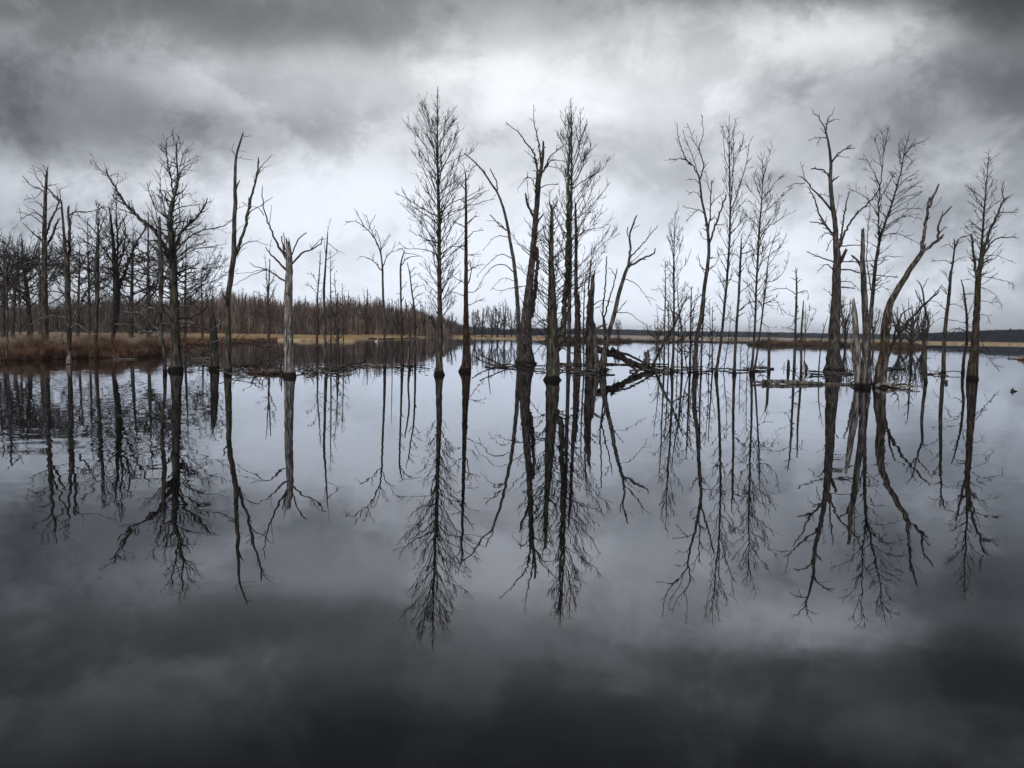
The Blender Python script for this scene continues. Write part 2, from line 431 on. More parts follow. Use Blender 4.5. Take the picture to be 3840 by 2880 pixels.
def twigs(bag, P, R, dens, L1, levels=2, up=.3, ang=(.5, .95), rmin=.009, t0=.15, wig=.13, fine=1.0):
    ln = np.linalg.norm(np.diff(P, axis=1), axis=2).sum(1)
    c = ln * dens; c = np.floor(c + rng.random(len(c)))
    A, ra = spawn(P, R, c, np.full(len(c), L1), ang, up, 6, t0, rmin=rmin, wig=wig)
    if len(A): bag.add(*tube_batch(A, ra, 4))
    if levels > 1 and len(A):
        ln = np.linalg.norm(np.diff(A, axis=1), axis=2).sum(1)
        c = np.floor(ln * 3.6 * fine + rng.random(len(ln)))
        B, rb = spawn(A, ra, c, ln * .55, (.4, .85), up, 4, .12, rmin=rmin * .85, wig=wig)
        if len(B): bag.add(*tube_batch(B, rb, 3))
        if levels > 2 and len(B):
            ln = np.linalg.norm(np.diff(B, axis=1), axis=2).sum(1)
            c = np.floor(ln * 4.5 * fine + rng.random(len(ln)))
            D, rd = spawn(B, rb, c, ln * .6, (.4, .8), up, 3, .15, rmin=rmin * .75, wig=wig)
            if len(D): bag.add(*tube_batch(D, rd, 3))


def stem_mesh(P, R, sides=12, flare=0.0, rough=.07, broken=False, seed=0):
    """one irregular woody stem with root flare at the foot and a splintered top"""
    g = np.random.default_rng(seed)
    n = len(P)
    T, U, W = frames(P[None]); U, W = U[0], W[0]
    a = np.linspace(0, 2 * np.pi, sides, endpoint=False)
    lob = np.cumsum(g.normal(size=(n, sides)) * .35, axis=0)
    lob = lob / (np.abs(lob).max() + 1e-9)
    rr = R[:, None] * (1 + rough * lob * 1.6 + rough * g.normal(size=(n, sides)) * .6)
    if flare > 0:
        h = np.maximum(P[:, 2] - P[0, 2], 0)
        fl = np.exp(-h / (R[0] * 1.8 + .15)) * flare
        k = g.integers(3, 6); ph = g.random() * 6.28
        rr *= 1 + fl[:, None] * (.55 + .6 * np.cos(k * a + ph)[None] + .25 * np.cos(2 * k * a - ph)[None])
    V = P[:, None] + rr[..., None] * (U[:, None] * np.cos(a)[None, :, None] + W[:, None] * np.sin(a)[None, :, None])
    if broken:
        jag = g.random(sides) * R[-1] * 5.5 * (g.random(sides) > .35)
        V[-1] += T[0, -1] * jag[:, None]
        V[-1] += (P[-1] - V[-1]) * .15
    V = V.reshape(-1, 3)
    Fc = []
    for i in range(n - 1):
        for j in range(sides):
            j2 = (j + 1) % sides
            Fc.append((i * sides + j, i * sides + j2, (i + 1) * sides + j2, (i + 1) * sides + j))
    V = np.vstack([V, P[-1] - T[0, -1] * (R[-1] * .8 if broken else -R[-1] * .5)])
    c = len(V) - 1; b = (n - 1) * sides
    for j in range(sides): Fc.append((b + j, b + (j + 1) % sides, c))
    return V, Fc


SEED = [100]


def tree(name, label, v, trunk, limbs=(), mat='brown', lmat=None, tw=None, gen=None, base=None, cat='tree',
         group='bare trees standing in the lake', flare=.5, broken=False, ttw=None, wob=1.0, depth=None, tname='trunk', bz=-.45, fine=1.0):
    """trunk: [(x,y,width)] in view pixels; limbs: [(w0,w1,[(x,y)..])]; tw=(per metre, length m, levels, up)
    ttw = (t0, per metre, length, levels) twigs straight from the trunk; gen = crown of regular branches"""
    SEED[0] += 1; sd = SEED[0]
    g = np.random.default_rng(sd)
    s = VIEWS[v][2]
    bx, by = px(v, *(base or trunk[0][:2]))
    B = ground(bx, by)
    Y = depth or B.y
    if depth:
        q = onplane(bx, by, depth); B = Vector((q[0], q[1], 0.3))
    m_px = Y / F * s                                   # metres per view pixel at this depth
    root = empty(name, (B.x, B.y, max(B.z, 0)))
    tag(root, label, cat, group)
    O = np.array((B.x, B.y, max(B.z, 0.0)))
    lean = g.uniform(-.08, .08)

    def conv(pts, y0=Y, sl=0.0):
        out = []; L = 0; prev = None
        for p in pts:
            if prev is not None: L += math.hypot(p[0] - prev[0], p[1] - prev[1]) * m_px
            prev = p
            q = onplane(*px(v, p[0], p[1]), y0 + sl * L)
            out.append((*q, (p[2] if len(p) > 2 else 0) * m_px * .5))
        return np.array(out)
    TP = conv(trunk, Y, lean * .5)
    foot = TP[0].copy(); foot[2] = (.1 if depth else bz)
    TP = np.vstack([foot, TP[TP[:, 2] > foot[2] + .05]])
    T = catmull(TP, .3)
    T[:, 3] = np.maximum(T[:, 3], .012)
    wb = (g.normal(size=(len(T), 3)) * T[:, 3:4] * .055 * wob)
    T[1:, :3] += wb[1:]
    V, Fc = stem_mesh(T[:, :3] - O, T[:, 3], 14 if T[0, 3] > .12 else 8, flare, broken=broken, seed=sd, rough=.05)
    mesh_obj(tname, V, Fc, mat, root)
    if T[0, 3] > .13 and not depth and bz < 0:
        # dark root stubs and splinters round the foot, at the water line
        nr = int(g.integers(5, 9)); r0_ = T[min(2, len(T) - 1), 3]
        for _ in range(nr):
            a_ = g.uniform(0, 6.283); ro = r0_ * g.uniform(.75, 1.0); l_ = r0_ * g.uniform(.2, .8); h_ = g.uniform(.1, .5) * (.5 + r0_)
            c_, s_ = math.cos(a_), math.sin(a_)
            pp = catmull(np.array([[c_ * ro * .8, s_ * ro * .8, h_], [c_ * (ro + l_ * .25), s_ * (ro + l_ * .25), h_ * .45 + g.normal() * .03], [c_ * (ro + l_), s_ * (ro + l_), -.15]]), .1)
            mesh_obj('root', *tube_batch(pp[None], np.linspace(r0_ * g.uniform(.14, .34), r0_ * .1, len(pp))[None], 5), mat, root)
    tips = []
    for lb in limbs:
        (w0, w1, pts), lm_ = lb[:3], (lb[3] if len(lb) > 3 else None)
        sl = g.uniform(-.55, .55)
        # start at the trunk's own depth
        h = onplane(*px(v, *pts[0]), Y)[2]
        k = int(np.argmin(np.abs(T[:, 2] - h)))
        y0 = T[k, 1]
        n = len(pts)
        Q = conv([(p[0], p[1], w0 + (w1 - w0) * (i / (n - 1)) ** .8) for i, p in enumerate(pts)], y0, sl)
        Q = catmull(Q, .22)
        Q[:, 3] = np.maximum(Q[:, 3], .012)
        Q[1:-1, :3] += g.normal(size=(max(len(Q) - 2, 0), 3)) * (.018 + Q[1:-1, 3:4] * .16)
        dead = w1 >= 5
        V, Fc = stem_mesh(Q[:, :3] - O, Q[:, 3], 8, 0, broken=dead, rough=.09, seed=sd * 31 + len(tips))
        mesh_obj('branch', V, Fc, lm_ or lmat or mat, root)
        tips.append(resample(Q[:, :3], Q[:, 3], 9))
    bag = Bag(); RM = max(.010, .00025 * Y)
    if gen:
        # regular upswept crown: list of (view y, half width px left, half width px right)
        prof = np.array(gen['prof'], float)
        n = gen['n']; a0, a1 = gen.get('ang', (62, 30))
        ys = prof[:, 0]
        hz = np.array([onplane(*px(v, trunk[-1][0], yy), Y)[2] for yy in ys])   # heights
        o = np.argsort(hz); hz = hz[o]; hl = prof[o, 1] * m_px; hr = prof[o, 2] * m_px
        zz = hz[0] + (hz[-1] - hz[0]) * (np.arange(n) + g.random(n)) / n
        az = np.arange(n) * 2.39996 + g.uniform(-.5, .5, n)
        P0 = np.stack([np.interp(zz, T[:, 2], T[:, c]) for c in range(3)], 1)
        rad = np.interp(zz, T[:, 2], T[:, 3])
        fr = (zz - hz[0]) / (hz[-1] - hz[0])
        wl, wr = np.interp(zz, hz, hl), np.interp(zz, hz, hr)
        cx = np.cos(az)
        # sideways reach as the outline shows it; the same reach towards and away from the camera
        mid = (wl + wr) / 2
        hw = np.where(cx > 0, wr, wl) * np.abs(cx) + mid * (1 - np.abs(cx))
        a = np.radians(a0 + (a1 - a0) * fr ** .7 + g.uniform(-7, 7, n))
        ln = hw / np.sin(a) * g.uniform(.55, 1.08, n)
        kk = 8
        d = np.stack([np.cos(az) * np.sin(a), np.sin(az) * np.sin(a), np.cos(a)], 1)
        for _ in range(3):      # the outline is where the tips end, above where the branch starts
            zt = np.minimum(zz + hw / np.tan(a) * 1.0, hz[-1])
            wl, wr = np.interp(zt, hz, hl), np.interp(zt, hz, hr); mid = (wl + wr) / 2
            hw = np.where(cx > 0, wr, wl) * np.abs(cx) + mid * (1 - np.abs(cx))
        ln = hw * 1.16 * gen.get('wide', 1.05) / np.sin(a) * np.where(g.random(n) < .28, g.uniform(.2, .55, n), g.uniform(.65, 1.12, n))
        C = np.zeros((n, kk, 3)); C[:, 0] = P0
        for j in range(1, kk):
            d = d + g.normal(size=(n, 3)) * gen.get('wig', .085); d[:, 2] += gen.get('up', .35) / kk
            d /= np.linalg.norm(d, axis=1, keepdims=True)
            C[:, j] = C[:, j - 1] + d * (ln / (kk - 1))[:, None]
        r = np.clip(rad * .42, .012, gen.get('rmax', .034))[:, None] * (1 - .78 * np.linspace(0, 1, kk)[None])
        r = np.maximum(r, RM)
        bag.add(*tube_batch(C - O, r, 5))
        twigs(bag, C - O, r, gen.get('d', 2.2), gen.get('L', 1.1), gen.get('lv', 2), .55, (.35, .65), rmin=RM, fine=gen.get('fine', 1.0), t0=.34)
    if tw and tips:
        P = np.stack([p for p, r in tips]) - O; R = np.stack([r for p, r in tips])
        twigs(bag, P, R, tw[0], tw[1], tw[2], tw[3] if len(tw) > 3 else .3, rmin=RM, fine=fine)
    if ttw:
        P, R = resample(T[:, :3], T[:, 3], 24)
        k = int(ttw[0] * 24); P, R = P[k:][None] - O, R[k:][None]
        twigs(bag, P, R, ttw[1], ttw[2], ttw[3], .3, (.7, 1.3), t0=0.0, rmin=RM, fine=fine)
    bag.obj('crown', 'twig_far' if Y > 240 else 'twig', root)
    return root


def curve_obj(name, label, v, pts, w0, w1, base, mat='brown', cat='branch', group=None, tw=None, depth=None, broken=True, cname=None, slope=0.0, extra=()):
    """a log or branch given by its pixels on the upright plane through `base` (view pixel at the water)"""
    SEED[0] += 1; sd = SEED[0]; g = np.random.default_rng(sd)
    bx, by = px(v, *base); B = ground(bx, by); Y = B.y; s = VIEWS[v][2]; m_px = Y / F * s
    O = np.array((B.x, B.y, 0.0))
    allP = []; parts = []; mat = mat + '_dry'
    for (p_, a_, b_) in [(pts, w0, w1)] + list(extra):
        n = len(p_); Q = []; L = 0
        for i, p in enumerate(p_):
            if i: L += math.hypot(p[0] - p_[i - 1][0], p[1] - p_[i - 1][1]) * m_px
            q = onplane(*px(v, *p), Y + slope * L)
            Q.append((*q, (a_ + (b_ - a_) * i / (n - 1)) * m_px * .5))
        Q = catmull(Q, .2); Q[:, 3] = np.maximum(Q[:, 3], .010)
        Q[1:-1, :3] += g.normal(size=(max(len(Q) - 2, 0), 3)) * (.008 + Q[1:-1, 3:4] * .12)
        parts.append(stem_mesh(Q[:, :3] - O, Q[:, 3], 10 if a_ > 8 else 7, 0, broken=broken, rough=.11, seed=sd + len(parts)))
        allP.append(resample(Q[:, :3] - O, Q[:, 3], 8))
    if len(parts) == 1 and not tw:
        o = mesh_obj(name, *parts[0], mat, None, loc=O); tag(o, label, cat, group); return o
    root = empty(name, O); tag(root, label, cat, group)
    for i, (V, Fc) in enumerate(parts):
        mesh_obj(cname or 'stem' if i == 0 else 'side_branch', V, Fc, mat, root)
    if tw:
        PP_, RR_ = np.stack([p for p, r in allP]), np.stack([r for p, r in allP])
        if tw[2] == 1:
            c_ = np.minimum(np.ceil(np.linalg.norm(np.diff(PP_, axis=1), axis=2).sum(1) * tw[0]), 14)
            A_, ra_ = spawn(PP_, RR_, c_, np.full(len(c_), tw[1]), (.5, .95), tw[3] if len(tw) > 3 else .3, 6, .1, rmin=.011)
            for q_ in range(len(A_)): mesh_obj('twig', *tube_batch(A_[q_:q_ + 1], ra_[q_:q_ + 1], 4), mat, root)
        else:
            bag = Bag(); twigs(bag, PP_, RR_, *tw, rmin=.011); bag.obj('twigs', 'twig', root)
    return root


def slivers(X, Yc, Z, H, W, lean=.25, segs=1, g=None, droop=0.0):
    """thin upright blades/stems as slim triangles in 3D, random facing"""
    g = g or rng
    n = len(X); a = g.random(n) * np.pi
    dx, dy = np.cos(a) * W / 2, np.sin(a) * W / 2
    lx, ly = g.normal(size=n) * lean * H, g.normal(size=n) * lean * H
    mx, my = lx * .35, ly * .35
    V = np.empty((n, 5, 3))
    V[:, 0] = np.stack([X - dx, Yc - dy, Z], 1); V[:, 1] = np.stack([X + dx, Yc + dy, Z], 1)
    V[:, 2] = np.stack([X + mx + dx * .7, Yc + my + dy * .7, Z + H * .55], 1); V[:, 3] = np.stack([X + mx - dx * .7, Yc + my - dy * .7, Z + H * .55], 1)
    V[:, 4] = np.stack([X + lx, Yc + ly, Z + H], 1)
    b = np.arange(n)[:, None] * 5
    q = b + np.array([[0, 1, 2, 3]]); t = b + np.array([[3, 2, 4, 4]])
    return V.reshape(-1, 3), q, (b + np.array([[3, 2, 4]]))


def sliver_obj(name, parts, mat, parent=None):
    """parts: list of sliver outputs"""
    V = []; Q = []; n = 0
    for v, q, t in parts:
        V.append(v); Q.append(np.c_[q + n][:, :]); Q.append(np.c_[t[:, 0], t[:, 1], t[:, 2], t[:, 2]] + n); n += len(v)
    V = np.vstack(V); 
    me = bpy.data.meshes.new(name)
    quads = np.vstack([q for q in Q if True])
    isq = quads[:, 2] != quads[:, 3]
    q4 = quads[isq]; q3 = quads[~isq][:, :3]
    me.vertices.add(len(V)); me.vertices.foreach_set('co', V.astype(np.float32).ravel())
    loops = np.r_[q4.ravel(), q3.ravel()].astype(np.int32)
    me.loops.add(len(loops)); me.loops.foreach_set('vertex_index', loops)
    me.polygons.add(len(q4) + len(q3))
    st = np.r_[np.arange(len(q4)) * 4, len(q4) * 4 + np.arange(len(q3)) * 3].astype(np.int32)
    me.polygons.foreach_set('loop_start', st)
    me.update(calc_edges=True)
    me.materials.append(MAT[mat])
    o = bpy.data.objects.new(name, me); COL.objects.link(o)
    if parent: o.parent = parent
    return o


def land(name, outline, z, mat, skirt=1.0, kind='structure', bump=.12, grid=None):
    """a low bank: polygon outline in world xy, top at z, sloping under water at the rim"""
    pts = [(p.x, p.y) for p in outline]
    import mathutils.geometry as mg
    n = len(pts)
    g = np.random.default_rng(n)
    # densify and roughen the shoreline
    D = []
    for i in range(n):
        a, b = np.array(pts[i]), np.array(pts[(i + 1) % n]); L = np.linalg.norm(b - a)
        k = int(min(60, max(1, L / 3)))
        for j in range(k):
            D.append(a + (b - a) * j / k + g.normal(size=2) * min(.6, L / k * .2))
    D = np.array(D); c = D.mean(0)
    m = len(D)
    nrm = np.roll(D, -1, 0) - np.roll(D, 1, 0); nrm = np.stack([nrm[:, 1], -nrm[:, 0]], 1); nrm /= np.linalg.norm(nrm, axis=1, keepdims=True) + 1e-9
    area = .5 * np.sum(D[:, 0] * np.roll(D[:, 1], -1) - np.roll(D[:, 0], -1) * D[:, 1])
    if area < 0: nrm = -nrm
    V = np.vstack([np.c_[D + nrm * skirt, np.full(m, -.5)], np.c_[D, np.full(m, z * .35)], np.c_[D - nrm * skirt * 1.2, z + g.random(m) * bump]])
    Fc = []
    for r in (0, 1):
        for i in range(m):
            j = (i + 1) % m
            Fc.append((r * m + i, r * m + j, (r + 1) * m + j, (r + 1) * m + i))
    tri = mg.tessellate_polygon([[Vector((x, y, 0)) for x, y, _ in V[2 * m:]]])
    for t in tri: Fc.append(tuple(2 * m + k for k in t))
    o = mesh_obj(name, V, Fc, mat, smooth=False); tag(o, kind=kind)
    return o


#@@SETTING@@
# ------------------------------------------------------------------ setting: water, ground
def disc(name, z, R, mat, kind='structure'):
    V = [(0, 0, z)]; Fc = []; n = 64
    for r in (60, 300, 1200, R):
        for i in range(n): V.append((r * math.sin(i / n * 6.28319), r * math.cos(i / n * 6.28319), z))
    for i in range(n): Fc.append((0, 1 + (i + 1) % n, 1 + i))
    for k in range(3):
        for i in range(n):
            j = (i + 1) % n; Fc.append((1 + k * n + i, 1 + k * n + j, 1 + (k + 1) * n + j, 1 + (k + 1) * n + i))
    o = mesh_obj(name, V, Fc, mat, smooth=False); tag(o, kind=kind); return o


disc('water', 0, 2600, 'water')
disc('lake_bed', -1.2, 3600, 'mud')
# ground beyond the lake, a ring out to the horizon
V = []; Fc = []; n = 72
for r, z in ((1350, -.5), (1400, .5), (3600, .5)):
    for i in range(n): V.append((r * math.sin(i / n * 6.28319), r * math.cos(i / n * 6.28319), z))
for k in range(2):
    for i in range(n):
        j = (i + 1) % n; Fc.append((k * n + i, k * n + j, (k + 1) * n + j, (k + 1) * n + i))
tag(mesh_obj('ground', V, Fc, 'meadow', smooth=False), kind='structure')

S = lambda x, y: ground(x, y)
land('left_bank', [S(-900, 1348), S(-100, 1347), S(150, 1343), S(330, 1336), S(500, 1334), S(570, 1325), S(575, 1300), S(640, 1286),
                   S(780, 1280), S(930, 1277), S(1060, 1277), S(1180, 1279), S(1330, 1281), S(1345, 1276), S(1280, 1270), S(1450, 1268), S(1620, 1266), S(1750, 1268),
                   S(1900, 1271), S(2085, 1274), Vector((40, 520, 0)), Vector((0, 900, 0)), Vector((-600, 900, 0)), Vector((-900, 400, 0)), Vector((-500, 60, 0))], .42, 'meadow', 1.2)
land('far_marsh', [S(2060, 1268), S(2500, 1273), S(2900, 1279), S(3240, 1285), Vector((420, 1300, 0)), Vector((0, 1300, 0))], .7, 'marsh', 2)
land('far_right_shore', [S(3380, 1289), S(3500, 1289.5), S(3700, 1293), S(3980, 1297), S(4400, 1304), Vector((900, 1300, 0)), Vector((330, 1000, 0))], .9, 'meadow', 2)


def island(name, x0, x1, yb, hz, dens, hgt, mat='islandbrush', label='', dep=9.0, mk=None):
    """a low marsh island with brush on it"""
    a, b = S(x0, yb(x0)), S(x1, yb(x1))
    P = []
    for k in range(13):
        t = k / 12; x = x0 + (x1 - x0) * t; P.append(S(x, yb(x) - 2.0 * (abs(t - .5) * 2) ** 3))
    back = [Vector((p.x * (1 + dep / p.y), p.y + dep * (1 - (abs(i / 12 - .5) * 2) ** 4 * .9), 0)) for i, p in enumerate(P)]
    land('island', P + back[::-1], hz, 'mud', .6)
    n = int(dens * (b - a).length * dep); g = np.random.default_rng(int(x0))
    t = g.random(n); u = g.random(n)
    X = np.interp(t, np.linspace(0, 1, 13), [p.x for p in P]); Y = np.interp(t, np.linspace(0, 1, 13), [p.y for p in P]) + u * dep
    X = X * (Y / np.interp(t, np.linspace(0, 1, 13), [p.y for p in P]))
    prof = np.interp(t, *mk) if mk else np.ones(n)
    nz = .55 + .9 * np.abs(np.sin(X * .23 + 1.3) * np.sin(X * .61) + .4 * np.sin(X * 1.7))
    H = hgt * prof * np.clip(nz, .35, 1.1) * g.uniform(.45, 1.05, n)
    o = sliver_obj('shrub_thicket', [slivers(X, Y, np.full(n, .1), H, g.uniform(.03, .11, n), .22, g=g)], mat)
    tag(o, label, 'shrubs', kind='stuff')


hline = lambda a, b, ya, yb: (lambda x: ya + (yb - ya) * (x - a) / (b - a))
island('i', 2045, 2400, hline(2045, 2400, 1281, 1283.5), .25, 16, 2.4, label='brown shrub thicket on the low island behind the leaning fork tree', mk=([0, .3, .8, 1], [1, 1, .8, .2]))
island('i', 2380, 2560, hline(2380, 2560, 1283, 1285), .15, 9, 1.3, label='sparse dark brush on the flat mud behind the thin trees')
island('i', 2560, 2810, hline(2560, 2810, 1283, 1288), .12, 5, .9, label='very low reddish brush on a thin strip in open water')
island('i', 2805, 3160, hline(2805, 3160, 1294, 1298.5), .25, 20, 2.3, label='brown shrub thicket on the island left of the wide buttressed tree', mk=([0, .1, .5, .8, 1], [.5, 1, .95, 1, .9]))
island('i', 3160, 3320, hline(3160, 3320, 1299, 1303), .2, 16, 2.0, label='dark brush between the tall snag and the leaning forked snag')
island('i', 3325, 3490, hline(3325, 3490, 1308, 1306), .25, 22, 2.0, label='rounded dark brush island under the bushy trees right of the leaning snag', mk=([0, .2, .5, .8, 1], [.3, 1, 1.1, .5, .15]))
island('i', 3815, 3960, hline(3815, 3960, 1351, 1353), .2, 60, 1.15, mat='drygrass', dep=4, label='green brown grass tussock at the right edge of the photo', mk=([0, .25, 1], [.25, 1, 1]))
o = island('i', 1395, 1560, hline(1395, 1560, 1273, 1269), .2, 5, .6, mat='drygrass', label='dry grass tuft on the narrow spit before the wood', dep=3)


def band(name, label, pts, n, hgt, wid, mat, lean=.25, depth=(0, 10), seed=1, hfun=None, cat='shrubs', zb=.3):
    """stems scattered in a strip along a shoreline given in pixels"""
    g = np.random.default_rng(seed)
    P = [S(*p) for p in pts]; t = g.random(n) * (len(P) - 1); i = t.astype(int); f = t - i
    i2 = np.minimum(i + 1, len(P) - 1)
    PX = np.array([p.x for p in P]); PY = np.array([p.y for p in P])
    X = PX[i] * (1 - f) + PX[i2] * f; Y = PY[i] * (1 - f) + PY[i2] * f
    d = g.uniform(*depth, n); r = np.hypot(X, Y); X = X * (1 + d / r); Y = Y * (1 + d / r)
    cl = .62 + .5 * np.sin(X * .9 + 2 * np.sin(Y * .5)) * np.sin(X * .37 + Y * .3) + .25 * np.sin(X * 2.3)
    H = hgt * np.clip(cl, .35, 1.15) * g.uniform(.35, 1.0, n)
    if hfun is not None: H = H * hfun(t / (len(P) - 1))
    o = sliver_obj(name, [slivers(X, Y, np.full(n, zb - .25), H + .2, g.uniform(wid * .5, wid, n), lean, g=g)], mat)
    tag(o, label, cat, kind='stuff'); return o


band('shrub_thicket', 'thick red brown shrub stems lining the left shore at the water', [(-300, 1352), (0, 1351), (150, 1348), (330, 1341), (520, 1340), (612, 1331)], 72000, 1.9, .03, 'willow', .26, (-.8, 9), 3,
     hfun=lambda t: np.where(t > .93, .5, 1))
band('reeds', 'pale broken reed stalks poking out of the red brown shrubs at the left shore', [(-300, 1350), (0, 1349), (150, 1346), (330, 1339), (520, 1338), (600, 1330)], 5200, 2.5, .028, 'palegrass', .3, (-1.2, 8), 31, cat='reeds')
band('tall_grass', 'pale dry grass standing behind the left shore shrubs', [(-300, 1330), (0, 1318), (330, 1312), (640, 1300)], 52000, 1.5, .06, 'palegrass', .2, (8, 110), 4, cat='grass')
band('tall_grass', 'golden reed grass along the meadow edge left of the white snag', [(640, 1284), (780, 1279), (930, 1276), (1060, 1276), (1180, 1278), (1330, 1280)], 26000, 1.15, .09, 'drygrass', .16, (0, 40), 5, cat='grass')
band('tall_grass', 'golden grass strip along the far shore before the wood', [(1290, 1270), (1450, 1267), (1620, 1265), (1750, 1267), (1900, 1270), (2085, 1273)], 22000, 1.3, .12, 'drygrass', .18, (0, 35), 6, cat='grass')
band('shrub_thicket', 'low ragged brush strip running right from the left shore shrubs behind the twin snag', [(590, 1326), (640, 1305), (720, 1296), (830, 1290), (960, 1284), (1040, 1281)], 20000, 2.0, .06, 'willow', .35, (-1, 10), 37, hfun=lambda t: 1 - .65 * t)
band('shrub_thicket', 'brown scrub before the wood across the meadow', [(760, 1262), (900, 1260), (1100, 1262), (1300, 1262), (1500, 1262), (1700, 1263)], 16000, 2.6, .12, 'willow', .25, (60, 95), 8)


def woods(name, label, xs, tops, Yb, dY, n, mat, seed, cat='wood', blk=1.0, wdt=(.06, .16), kb=78):
    """a winter wood: many thin stems with upswept branches; tops = pixel height of the crowns along xs"""
    g = np.random.default_rng(seed)
    xpix = g.uniform(xs[0], xs[-1], n); top = np.interp(xpix, xs, tops)
    d = g.random(n) * dY + (np.interp(xpix, xs, Yb) if isinstance(Yb, (list, tuple)) else Yb)
    X = (xpix - 1920) / F * d / math.cos(PITCH)
    hp = np.array([onplane(a, b, c)[2] for a, b, c in zip(xpix, top, d)])
    cl = .80 + .11 * np.sin(xpix * .045 + 1.1) + .09 * np.sin(xpix * .019 + d * .11) + .06 * np.sin(xpix * .16)
    H = np.maximum(hp * np.clip(cl, .55, 1.03) * g.uniform(.78, 1.04, n), 1.0)
    parts = [slivers(X, d, np.full(n, .2), H * .84, g.uniform(.2, .5, n), .05, g=g)]
    k = kb; idx = np.repeat(np.arange(n), k); N = len(idx)
    f = g.uniform(.2, .86, N) ** .8; zb = H[idx] * f; bl = np.minimum(H[idx] * (.08 + .26 * (1 - f)), H[idx] * (1 - f)) * g.uniform(.5, 1.15, N) + .3
    parts.append(slivers(X[idx] + g.normal(size=N) * .25, d[idx] + g.normal(size=N) * .25, zb, bl, g.uniform(*wdt, N), .62, g=g))
    m = int(n * 60 * blk); xp = g.uniform(xs[0], xs[-1], m); dd = g.random(m) * dY + (np.interp(xp, xs, Yb) if isinstance(Yb, (list, tuple)) else Yb)
    hp = np.array([onplane(a, b, c)[2] for a, b, c in zip(xp[::50], np.interp(xp[::50], xs, tops), dd[::50])]); hp = np.repeat(hp, 50)[:m] * .0 + np.interp(xp, np.sort(xp[::50]), hp[np.argsort(xp[::50])])
    z0 = np.maximum(hp, 1) * .62 * g.random(m) ** 1.6
    parts.append(slivers((xp - 1920) / F * dd, dd, .1 + z0, np.maximum(hp, 1) * .24 * g.uniform(.4, 1.2, m), g.uniform(.1, .34, m), .22, g=g))
    o = sliver_obj(name, parts, mat); tag(o, label, cat, kind='stuff'); return o


woods('winter_wood', 'dark bare wood behind the left bank trees', [-300, 0, 200, 420, 640], [1120, 1128, 1110, 1085, 1092], 255, 70, 360, 'wood', 11)
woods('winter_wood', 'purple brown bare wood across the meadow behind the white snag', [600, 760, 880, 1000, 1100, 1200, 1320, 1420, 1520, 1600, 1680], [1100, 1085, 1072, 1088, 1112, 1108, 1095, 1108, 1128, 1150, 1185], 330, 60, 620, 'wood_red', 12)
woods('winter_wood', 'darker thin end of the wood behind the tall central tree', [1480, 1600, 1700, 1780], [1165, 1175, 1195, 1222], 420, 60, 200, 'wood', 13)
woods('winter_wood', 'low grey wood behind the far shore left of the double snag', [1560, 1700, 1800, 1900, 2000, 2110], [1216, 1208, 1218, 1225, 1221, 1222], 560, 90, 330, 'hill', 14)


def ridge(name, label, xs, tops, Yr, bot, seed, rough=3.0, mat='hill'):
    """far forest edge: a deep band of crowns on the far side of the marsh"""
    g = np.random.default_rng(seed)
    parts = []
    n = 5200
    xp = g.uniform(xs[0], xs[-1], n); d = Yr + g.random(n) * 160
    hp = np.interp(xp, xs, [onplane(a, b, Yr)[2] for a, b in zip(xs, tops)]) * (.93 + .09 * np.sin(xp * .11) * np.sin(xp * .037 + 1) + .07 * g.normal(size=n))
    parts.append(slivers((xp - 1920) / F * d, d, np.zeros(n), np.maximum(hp, 2), g.uniform(2.5, 7, n), .03, g=g))
    n2 = 16000; xp = g.uniform(xs[0], xs[-1], n2); d = Yr + g.random(n2) ** 2 * 60
    hp = np.interp(xp, xs, [onplane(a, b, Yr)[2] for a, b in zip(xs, tops)])
    parts.append(slivers((xp - 1920) / F * d, d, hp * g.random(n2) * .75, hp * .3, g.uniform(.8, 2.2, n2), .15, g=g))
    # solid body of the forest behind its edge
    m = 120; V = []; Fc = []
    X = np.linspace(xs[0], xs[-1], m)
    for i, x in enumerate(X):
        h = (onplane(x, np.interp(x, xs, tops), Yr)[2]) * .80 + g.normal() * .4
        for (dd, z) in ((Yr + 12, 0), (Yr + 16, h), (Yr + 220, h + 1.5)):
            V.append(((x - 1920) / F * dd, dd, z))
        if i:
            a = (i - 1) * 3; b = i * 3
            Fc += [(a, b, b + 1, a + 1), (a + 1, b + 1, b + 2, a + 2)]
    root = empty(name, (0, 0, 0)); root['kind'] = 'stuff'; root['label'] = label; root['category'] = 'forest'
    mesh_obj('forest_body', V, Fc, mat, root, smooth=False)
    sliver_obj('forest_edge', parts, mat, root)


ridge('far_forest', 'blue far forest along the horizon behind the right half of the lake', [2060, 2200, 2380, 2500, 2620, 2800, 2960, 3100, 3300, 3480], [1232, 1231, 1235, 1241, 1241, 1243, 1246, 1249, 1252, 1254], 1100, 0, 21)
ridge('far_forest', 'dark blue forest above the far right shore', [3440, 3520, 3600, 3680, 3760, 3840, 4100], [1250, 1247, 1243, 1239, 1236, 1235, 1234], 640, 0, 22, rough=2.0, mat='hill2')

